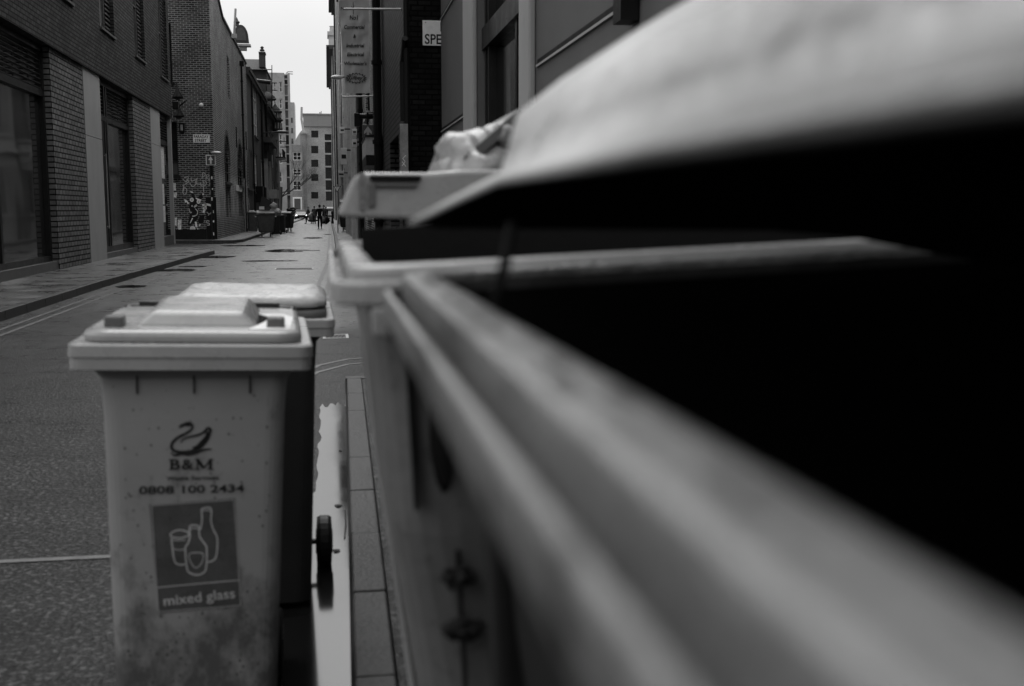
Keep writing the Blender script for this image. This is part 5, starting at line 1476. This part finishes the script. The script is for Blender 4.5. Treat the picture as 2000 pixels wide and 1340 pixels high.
# bin B: across the pavement, tilted
LB, WB = 1.37, 1.02
tiltB = R(-2.6)
tB = thing('four_wheeled_bin', 'second large bin with pale rim and open black inside, beyond the nearest bin', 'large bin', (0, 0, 0), (0, 0, 0), 'four wheeled bins')
tB.location = (.0 + LB / 2 + .054, 1.09 + WB / 2, .128 + .031); tB.rotation_euler = (0, tiltB, 0)
P = euro_body(tB, LB, WB, 1.215, (M['binb'], M['binl']))
q = MB(); q.box(-LB / 2 + .04, -LB / 2 + .062, -WB / 2 + .001, -WB / 2 + .04, 1.215 - .07, 1.215 - .041); P('corner_tab', q, M['binl'], bevel=.003)
q = MB(); q.lathe((-LB / 2 + .108, -WB / 2 + .058, 1.03), [(.001, -.012), (.011, -.010), (.014, .005), (.001, .006)], 14, 'Y'); q.v = [(x, y, 1.03 + (z - 1.03) * 5) for x, y, z in q.v]; P('handle_recess', q, M['ink'])
q = MB(); hx = -LB / 2 + .118
q.tube([(hx, -WB / 2 + .055, .9), (hx + .003, -WB / 2 + .06, .5)], .003)
for z, r_ in ((.872, .017), (.812, .021)): q.blob((hx, -WB / 2 + .05, z), (r_, .012, .012), int(z * 100), .7, 1.4, 3)
P('lock_bar', q, M['ink'])
q = MB(); q.box(-LB / 2 + .074, -LB / 2 + .078, -WB / 2 + .048, -WB / 2 + .07, .95, 1.13); P('rib', q, M['ink'])
q = MB(); q.box(-LB / 2 + .10, LB / 2 - .03, WB / 2 - .12, WB / 2 - .04, 1.213, 1.236); P('hinge_bar', q, M['inner'], bevel=.004)
q = MB(); q.box(-LB / 2 + .06, LB / 2 - .05, WB / 2 - .135, WB / 2 - .125, 1.10, 1.236); P('back_lip', q, M['inner'])
q = MB(); x_ = -LB / 2 + .002; q.tube([(x_ + .035, .1, 1.17), (x_ + .05, .1, 1.05), (x_ + .056, .1, .9), (x_ + .10, .1, .35)], .007); P('side_rib', q, M['binl'])
# lid of B
YL = 2.12
t_ = tB
def lb(px, py, d=0.0): p = at(px, py, Y=YL + d); return p
q = MB()
f_b = [lb(663, 424), lb(842, 431)]; f_t = [lb(700, 338), lb(836, 338)]
mid_b = lb(668, 415); mid_t = lb(694, 342)
outl = [(663, 424), (664, 412), (690, 348), (702, 337), (836, 337), (900, 332), (1010, 330)]
xe = 1.30
q.prism([(lb(*p).x, lb(*p).z) for p in outl] + [(xe, lb(1010, 330).z), (xe, lb(842, 430).z), (lb(842, 430).x, lb(842, 430).z)], PY(YL), 0, -.42)
bm_ = bpy.data.objects
lidB = q.build('lid', M['binl'], bevel=.008); lidB.parent = tB
MBw = Matrix.Translation(tB.location) @ Matrix.Rotation(tiltB, 4, 'Y')
lidB.matrix_parent_inverse = MBw.inverted()
q = MB(); a, b = lb(722, 353), lb(822, 343); q.box(a.x, b.x, YL - .012, YL - .001, a.z, b.z); s_ = q.build('grip_slot', M['inner'], bevel=.003); s_.parent = lidB
q = MB(); a, b = lb(720, 405), lb(733, 358); q.box(a.x, b.x, YL - .008, YL - .0015, a.z, b.z); a, b = lb(733, 366), lb(815, 358); q.box(a.x + .001, b.x, YL - .008, YL - .0015, a.z, b.z); s_ = q.build('grip_recess', M['binm'], bevel=.003); s_.parent = lidB
q = MB(); a, b = lb(703, 430), lb(712, 334); q.box(a.x, b.x, YL - .006, YL - .0012, a.z + .02, b.z - .004); s_ = q.build('lid_edge', M['rim']); s_.parent = lidB
for x_ in (.55, 1.15):
    q = MB(); q.tube([(x_, YL + .02, 1.41), (x_, YL - .035, 1.33)], .018); hb_ = q.build('lid_arm', M['bind']); hb_.parent = lidB
# rubbish bag and board heaped on B's lid
c = lb(915, 335, .2)
q = MB(); q.blob((c.x + .01, YL + .22, c.z - .01), (.10, .16, .095), 4, .3, 1.3, 4); q.blob((c.x + .09, YL + .24, c.z + .055), (.07, .15, .055), 9, .3, 1.3, 4)
tag(q.build('rubbish_bag', M['gbag'], smooth=True), 'crumpled white rubbish bag lying on the second large bin lid', 'bag')
a, b = lb(925, 322), lb(1040, 222)
q = MB(); q.hexa([(a.x, YL + .1, a.z), (b.x, YL + .1, b.z), (b.x, YL + .5, b.z), (a.x, YL + .5, a.z)], [(a.x - .006, YL + .1, a.z + .02), (b.x - .006, YL + .1, b.z + .02), (b.x - .006, YL + .5, b.z + .02), (a.x - .006, YL + .5, a.z + .02)])
tag(q.build('cardboard_sheet', M['mframe']), 'grey board leaning up behind the white rubbish bag', 'board')

# ---- far left bin cluster
def far_wheelie(loc, rz, label, body, rimm, lidm, s=1.0):
    t, l = wheelie('wheelie_bin', label, loc, rz, 0, body, rimm, lidm, 'wheeled bins far along the left kerb')
    t.scale = (s, s, s)
    return t
p = at(493, 456, Z=.02); far_wheelie((p.x, p.y, .12), R(10), 'pale lidded wheeled bin leftmost of the far cluster by the wall', M['binm'], M['binl'], M['binl'], 1.08)
p = at(539, 459, Z=0); far_wheelie((p.x - .1, p.y + .6, 0), R(-20), 'dark wheeled bin squeezed right of the front large bin', M['bind'], M['bind'], M['binm'], 1.0)
p = at(545, 457, Z=0); far_wheelie((p.x + .05, p.y + 2.5, 0), R(-10), 'dark wheeled bin nearest the rear large bin of the far cluster', M['bind'], M['bind'], M['bind'], .98)
def far_euro(loc, rz, label, L, W, body, rimm, lid=True):
    t = thing('four_wheeled_bin', label, 'large bin', loc, (0, 0, rz), 'large bins far along the left kerb')
    P = euro_body(t, L, W, 1.2, (body, rimm))
    if lid:
        q = MB(); n = 10; prf = [(-W / 2 + W * k / n, 1.205 + .14 * math.sin(math.pi * k / n) ** .7) for k in range(n + 1)] + [(W / 2, 1.203), (-W / 2, 1.203)]
        q.prism([(u, v) for u, v in prf[:-2]], lambda u, v, d: (d, u, v), -L / 2, L / 2); P('lid', q, M['binm'])
    for s in (-1, 1):
        q = MB(); q.tube([(s * (L / 2 - .06), 0, 1.05), (s * (L / 2 + .06), 0, 1.05)], .03); P('trunnion', q, M['lmetal'])
    return t
p = at(519, 463, Z=0); te = far_euro((p.x, p.y + .5, 0), R(4), 'front large bin of the far cluster with its lid thrown open and rubbish heaped', .98, 1.2, M['binm'], M['binm'], False)
q = MB(); q.hexa([(-.4, .55, 1.22), (.15, .55, 1.22), (.15, .6, 1.22), (-.4, .6, 1.22)], [(-.15, .7, 2.15), (.45, .7, 1.75), (.45, .75, 1.75), (-.15, .75, 2.15)]); part('open_lid', q, M['bind'], te, world=False)
q = MB(); q.box(-.32, -.05, .55, .56, 1.42, 1.58); part('lid_label', q, M['offwhite'], te, world=False)
q = MB(); q.hexa([(-.47, -.58, 1.22), (.47, -.58, 1.22), (.47, .5, 1.24), (-.47, .5, 1.24)], [(-.45, -.56, 1.25), (.45, -.56, 1.25), (.42, .5, 1.36), (-.45, .5, 1.38)]); part('lid_flap', q, M['binm'], te, world=False)
bp_ = at(535, 401, Y=60); q = MB(); q.blob((bp_.x, 59.5, bp_.z - .05), (.19, .2, .20), 3, .3); tag(q.build('rubbish_bag', M['bag'], smooth=True), 'round white rubbish bag topping the far open bin', 'bag')
bp_ = at(538, 410, Y=60); q = MB(); q.blob((bp_.x - .1, 59.6, bp_.z - .1), (.36, .25, .19), 5, .5); q.blob((bp_.x + .15, 59.4, bp_.z - .12), (.2, .2, .16), 8, .5); tag(q.build('rubbish_bag', M['bag'], smooth=True), 'lower sagging pale bag under the round one on the far bin', 'bag')
p = at(561, 453, Z=0); te2 = far_euro((p.x - .08, p.y + .7, 0), R(-12), 'rear large bin of the far cluster standing clear on its castors', .95, 1.25, M['bind'], M['bind'])
p = at(566, 411, Y=70)
q = MB(); q.blob((p.x + .1, 70.4, 1.42), (.3, .3, .12), 2, .6); tag(q.build('rubbish_bag', M['dbag'], smooth=True), 'black bag slumped on the rear far bin lid', 'bag')

# big dark bin far right
p = at(670, 452, Z=.12)
tr_ = thing('four_wheeled_bin', 'dark large bin against the right wall half hidden by the blurred lid', 'large bin', (p.x + .25, p.y + .5, .12), (0, 0, 0))
P = euro_body(tr_, 1.0, 1.1, 1.2, (M['bind'], M['binm']))
q = MB(); q.hexa([(-.48, -.5, 1.22), (.48, -.5, 1.22), (.48, .5, 1.22), (-.48, .5, 1.22)], [(-.4, -.45, 1.75), (.4, -.45, 1.75), (.4, .4, 1.9), (-.4, .4, 1.9)]); P('lid', q, M['bind'], bevel=.03)
q = MB(); q.box(-.36, -.12, -.57, -.49, 1.3, 1.55); P('label', q, M['offwhite'])

# ================================================================== people
def skin_mesh(joints, edges, name, m, parent, sub_=1):
    me = bpy.data.meshes.new(name); me.from_pydata([j[0] for j in joints], edges, [])
    o = bpy.data.objects.new(name, me); col.objects.link(o)
    sk = o.modifiers.new('Skin', 'SKIN'); ss = o.modifiers.new('S', 'SUBSURF'); ss.levels = sub_; ss.render_levels = sub_
    for i, j in enumerate(joints): me.skin_vertices[0].data[i].radius = (j[1], j[2] if len(j) > 2 else j[1])
    me.skin_vertices[0].data[0].use_root = True
    dg = bpy.context.evaluated_depsgraph_get(); ev = o.evaluated_get(dg)
    nm = bpy.data.meshes.new_from_object(ev); nm.materials.clear(); nm.materials.append(m)
    for p in nm.polygons: p.use_smooth = True
    bpy.data.objects.remove(o)
    r = bpy.data.objects.new(name, nm); col.objects.link(r); r.parent = parent
    return r

def person(loc, rz, label, h=1.75, stride=.25, armL=.1, armR=-.1, coat='dcloth', legs='dcloth', hairm='hair', coat_len=.75, carry=None, lean=0.0):
    s = h / 1.75
    t = thing('person', label, 'person', loc, (0, 0, rz)); t.scale = (s, s, s)
    ln = lean
    Hip = (0, 0, .93)
    J = [(Hip, .12, .09), ((0, ln * .3, 1.15), .12, .09), ((0, ln * .8, 1.38), .15, .09), ((0, ln, 1.50), .055), ((0, ln + .02, 1.58), .07, .08), ((0, ln + .02, 1.68), .078, .09),
         ((-.09, 0, .88), .085), ((-.095, stride * .5, .50), .055), ((-.10, stride * .55 if stride > 0 else stride, .09), .038), ((-.10, stride * .55 + .14, .04), .035),
         ((.09, 0, .88), .085), ((.095, -stride * .3, .50), .055), ((.10, -stride, .12), .038), ((.10, -stride + .13, .05), .035),
         ((-.19, ln * .8, 1.42), .055), ((-.24, armL * .5, 1.15), .042), ((-.25, armL + .05, .90), .03), ((-.25, armL + .09, .82), .032),
         ((.19, ln * .8, 1.42), .055), ((.24, armR * .5, 1.15), .042), ((.25, armR + .05, .90), .03), ((.25, armR + .09, .82), .032)]
    E = [(0, 1), (1, 2), (2, 3), (3, 4), (4, 5), (0, 6), (6, 7), (7, 8), (8, 9), (0, 10), (10, 11), (11, 12), (12, 13), (2, 14), (14, 15), (15, 16), (16, 17), (2, 18), (18, 19), (19, 20), (20, 21)]
    skin_mesh(J, E, 'body', M['skin'], t)
    nz = MB()
    nz.box(-.012, .012, ln + .11, ln + .135, 1.60, 1.64)
    for sx in (-1, 1): nz.blob((sx * .035, ln + .10, 1.655), (.012, .01, .008), 1, 0, 1, 1); nz.blob((sx * .085, ln + .01, 1.63), (.012, .02, .03), 1, 0, 1, 1)
    part('face', nz, M['skin'], t, world=False)
    g_ = lambda i, k: (J[i][0], J[i][1] * k + .012, (J[i][2] if len(J[i]) > 2 else J[i][1]) * k + .012)
    CJ = [((0, 0, coat_len), .17, .13), g_(0, 1.15), g_(1, 1.15), g_(2, 1.1), ((0, ln, 1.48), .08, .08), g_(14, 1.15), g_(15, 1.25), g_(16, 1.4), g_(18, 1.15), g_(19, 1.25), g_(20, 1.4)]
    skin_mesh(CJ, [(0, 1), (1, 2), (2, 3), (3, 4), (3, 5), (5, 6), (6, 7), (3, 8), (8, 9), (9, 10)], 'coat', M[coat], t)
    TJ = [((0, 0, .92), .12, .10), g_(6, 1.1), g_(7, 1.25), g_(8, 1.4), g_(10, 1.1), g_(11, 1.25), g_(12, 1.4)]
    skin_mesh(TJ, [(0, 1), (1, 2), (2, 3), (0, 4), (4, 5), (5, 6)], 'trousers', M[legs], t)
    for sx, (a, b) in ((-1, (8, 9)), (1, (12, 13))):
        q = MB(); q.blob(((J[a][0][0]), (J[a][0][1] + J[b][0][1]) / 2, J[b][0][2]), (.055, .14, .05), 1, 0, 1, 2); part('shoe', q, M['rubber'], t, world=False, smooth=True)
    hr = MB(); hr.blob((0, ln - .012, 1.675), (.092, .105, .105), 2, .08, 2, 3); part('hair', hr, M[hairm], t, world=False, smooth=True)
    return t
def bag_obj(px, py, Y, r, m, label, seed):
    p = at(px, py, Y=Y)
    t = thing('carrier_bag', label, 'bag', (p.x, Y, p.z - r[2]))
    q = MB(); q.blob((p.x, Y, p.z), r, seed, .2); part('sack', q, M[m], t, smooth=True)
    q = MB(); q.tube([(p.x - .05, Y, p.z + r[2] * .8), (p.x, Y, p.z + r[2] + .12), (p.x + .05, Y, p.z + r[2] * .8)], .012); part('strap', q, M[m], t)
def gp(px, py): p = at(px, py, Z=0); return (p.x, p.y, .01)
person(gp(625, 447), R(3), 'man in long black coat walking away down the middle of the street', 1.76, .22, coat_len=.70)
person(gp(602.5, 437), R(75), 'pale haired person in dark jacket and light skirt striding at the left of the group', 1.72, .38, .15, -.15, 'mcloth', 'dcloth', 'lcloth', .62)
person(gp(614.5, 437.5), R(175), 'person in dark jacket between the pale haired walker and the man in black', 1.75, .25, coat='mcloth', legs='mcloth', coat_len=.8)
person(gp(633, 437.5), R(185), 'person in a pale scarf beyond the right shoulder of the man in black', 1.85, .2, coat='mcloth', legs='mcloth', coat_len=.75)
person(gp(637, 437), R(150), 'person in dark clothes standing at the right of the group', 1.7, .3, coat='dcloth', legs='dcloth', coat_len=.6)
bag_obj(609, 423, 112, (.36, .25, .42), 'bag', 'large white carrier bag held low in the middle of the walkers', 3)
bag_obj(630, 428, 111, (.2, .2, .3), 'bag', 'small white carrier bag beside the man in black', 6)
bag_obj(635.5, 430, 112, (.45, .3, .38), 'dbag', 'big dark holdall at the feet of the right hand walkers', 7)
bag_obj(610, 430.5, 114, (.5, .25, .16), 'dbag', 'low dark bag under the large white carrier bag', 9)
# bollards
for k, (px, py, top, lb_) in enumerate(((649.5, 437, 412, 'slim dark bollard at the right kerb beyond the walkers'), (565, 420, 398, 'thin dark bollard left of the parked car'))):
    p = at(px, py, Z=.1); q = MB(); q.lathe((p.x, p.y, 0), [(.13, .1), (.13, .3), (.10, .35), (.09, 1.0), (.13, 1.05), (.12, 1.25), (.02, 1.32)], 12)
    tag(q.build('bollard', M['black'], smooth=False), lb_, 'bollard')

# ================================================================== car and van
def car(loc, rz, label):
    t = thing('parked_car', label, 'car', loc, (0, 0, rz)); W = .86
    P = lambda n, mb, m, **kw: part(n, mb, m, t, world=False, **kw)
    def sec(y, w_, z0, z1, r=.08): return [(-w_, y, z0), (-w_, y, z1 - r), (-w_ + r, y, z1), (w_ - r, y, z1), (w_, y, z1 - r), (w_, y, z0)]
    b = MB(); b.loft([sec(-2.0, W * .88, .3, .62), sec(-1.9, W, .22, .72), sec(-1.0, W, .2, .92), sec(-.6, W, .2, .95), sec(1.5, W, .2, .95), sec(1.95, W * .9, .3, .85)]); P('body', b, M['carp'], bevel=.02)
    c = MB(); c.loft([sec(-.85, W * .9, .93, .95, .01), sec(-.2, W * .74, .93, 1.42, .1), sec(.9, W * .74, .93, 1.45, .1), sec(1.7, W * .8, .93, 1.0, .02)]); P('cabin', c, M['carp'], bevel=.02)
    ws = MB(); ws.quad((-.66, -.86, .96), (.66, -.86, .96), (.54, -.24, 1.37), (-.54, -.24, 1.37)); P('windscreen', ws, M['glass3'])
    gr = MB(); gr.box(-.45, .45, -2.03, -1.98, .42, .55); P('grille', gr, M['ink'])
    np = MB(); np.box(-.26, .26, -2.05, -2.035, .30, .40); P('number_plate', np, M['white'])
    for s in (-1, 1):
        h_ = MB(); h_.blob((s * .68, -1.93, .62), (.16, .08, .12), 1, 0, 1, 2); P('headlight', h_, M['lamp'], smooth=True)
        m_ = MB(); m_.blob((s * .98, -.6, .98), (.12, .07, .08), 1, 0, 1, 2); P('mirror', m_, M['carp'], smooth=True)
        for y in (-1.3, 1.25):
            wl = MB(); wl.lathe((s * .78, y, .31), [(.2, -.1), (.31, -.09), (.31, .09), (.2, .1)], 18, 'X'); ww = P('wheel', wl, M['rubber'])
            hb = MB(); hb.lathe((s * .78, y, .31), [(.18, -.105), (.18, .105)], 12, 'X'); sub('rim', hb, M['lmetal'], ww)
    return t
p = at(587, 430, Z=0); car((p.x, p.y + 2, 0), R(4), 'dark oncoming car with lit headlights beyond the left bins')
p = at(643.5, 424, Z=0)
t = thing('parked_van', 'white box van seen from behind right of the walkers', 'van', (p.x, 180, 0), (0, 0, 0))
P = lambda n, mb, m, **kw: part(n, mb, m, t, world=False, **kw)
q = MB(); q.loft([rrect(1.75, 4.4, .15, .35, 4, 0, 2.2), rrect(1.8, 4.5, .18, .9, 4, 0, 2.2), rrect(1.7, 4.3, .25, 1.7, 4, 0, 2.2), rrect(1.4, 4.0, .25, 1.85, 4, 0, 2.2)]); P('body', q, M['vanp'], bevel=.03)
q = MB(); q.box(-.6, .6, -.03, .0, 1.2, 1.6); P('rear_window', q, M['glass3']); q = MB(); q.box(-.9, .9, -.16, -.06, .3, .52); P('bumper', q, M['black'])
q = MB(); q.box(-.01, .01, -.075, -.05, .55, 1.65); P('door_seam', q, M['black'])
for s in (-1, 1):
    for y in (.8, 3.6):
        q = MB(); q.lathe((s * .75, y, .32), [(.2, -.1), (.32, -.09), (.32, .09), (.2, .1)], 16, 'X'); P('wheel', q, M['rubber'])
    q = MB(); q.box(s * .84 - .05, s * .84 + .05, -.09, -.04, .8, 1.2); P('tail_light', q, M['binm'])
p = at(618, 412, Y=178)
q = MB(); q.loft([rrect(1.7, 4, .2, .3, 4, p.x - 2.0 + 2.2, 185), rrect(1.7, 4, .2, 1.0, 4, p.x + .2, 185), rrect(1.3, 2.4, .3, 1.5, 4, p.x + .2, 185)])
tc_ = thing('parked_car', 'pale car mostly hidden behind the walkers', 'car', (p.x, 185, 0)); part('body', q, M['vanp'], tc_)
for s in (-1, 1):
    q = MB(); q.lathe((p.x + .2 + s * .72, 183.6, .31), [(.2, -.1), (.31, -.09), (.31, .09), (.2, .1)], 16, 'X'); part('wheel', q, M['rubber'], tc_)
q = MB(); q.box(p.x - .3, p.x + .7, 183.0 - .05, 183.3, 1.08, 1.38); part('windscreen', q, M['glass3'], tc_)

for o in bpy.data.objects:
    for k in list(o.keys()):
        if k.startswith('_'): del o[k]
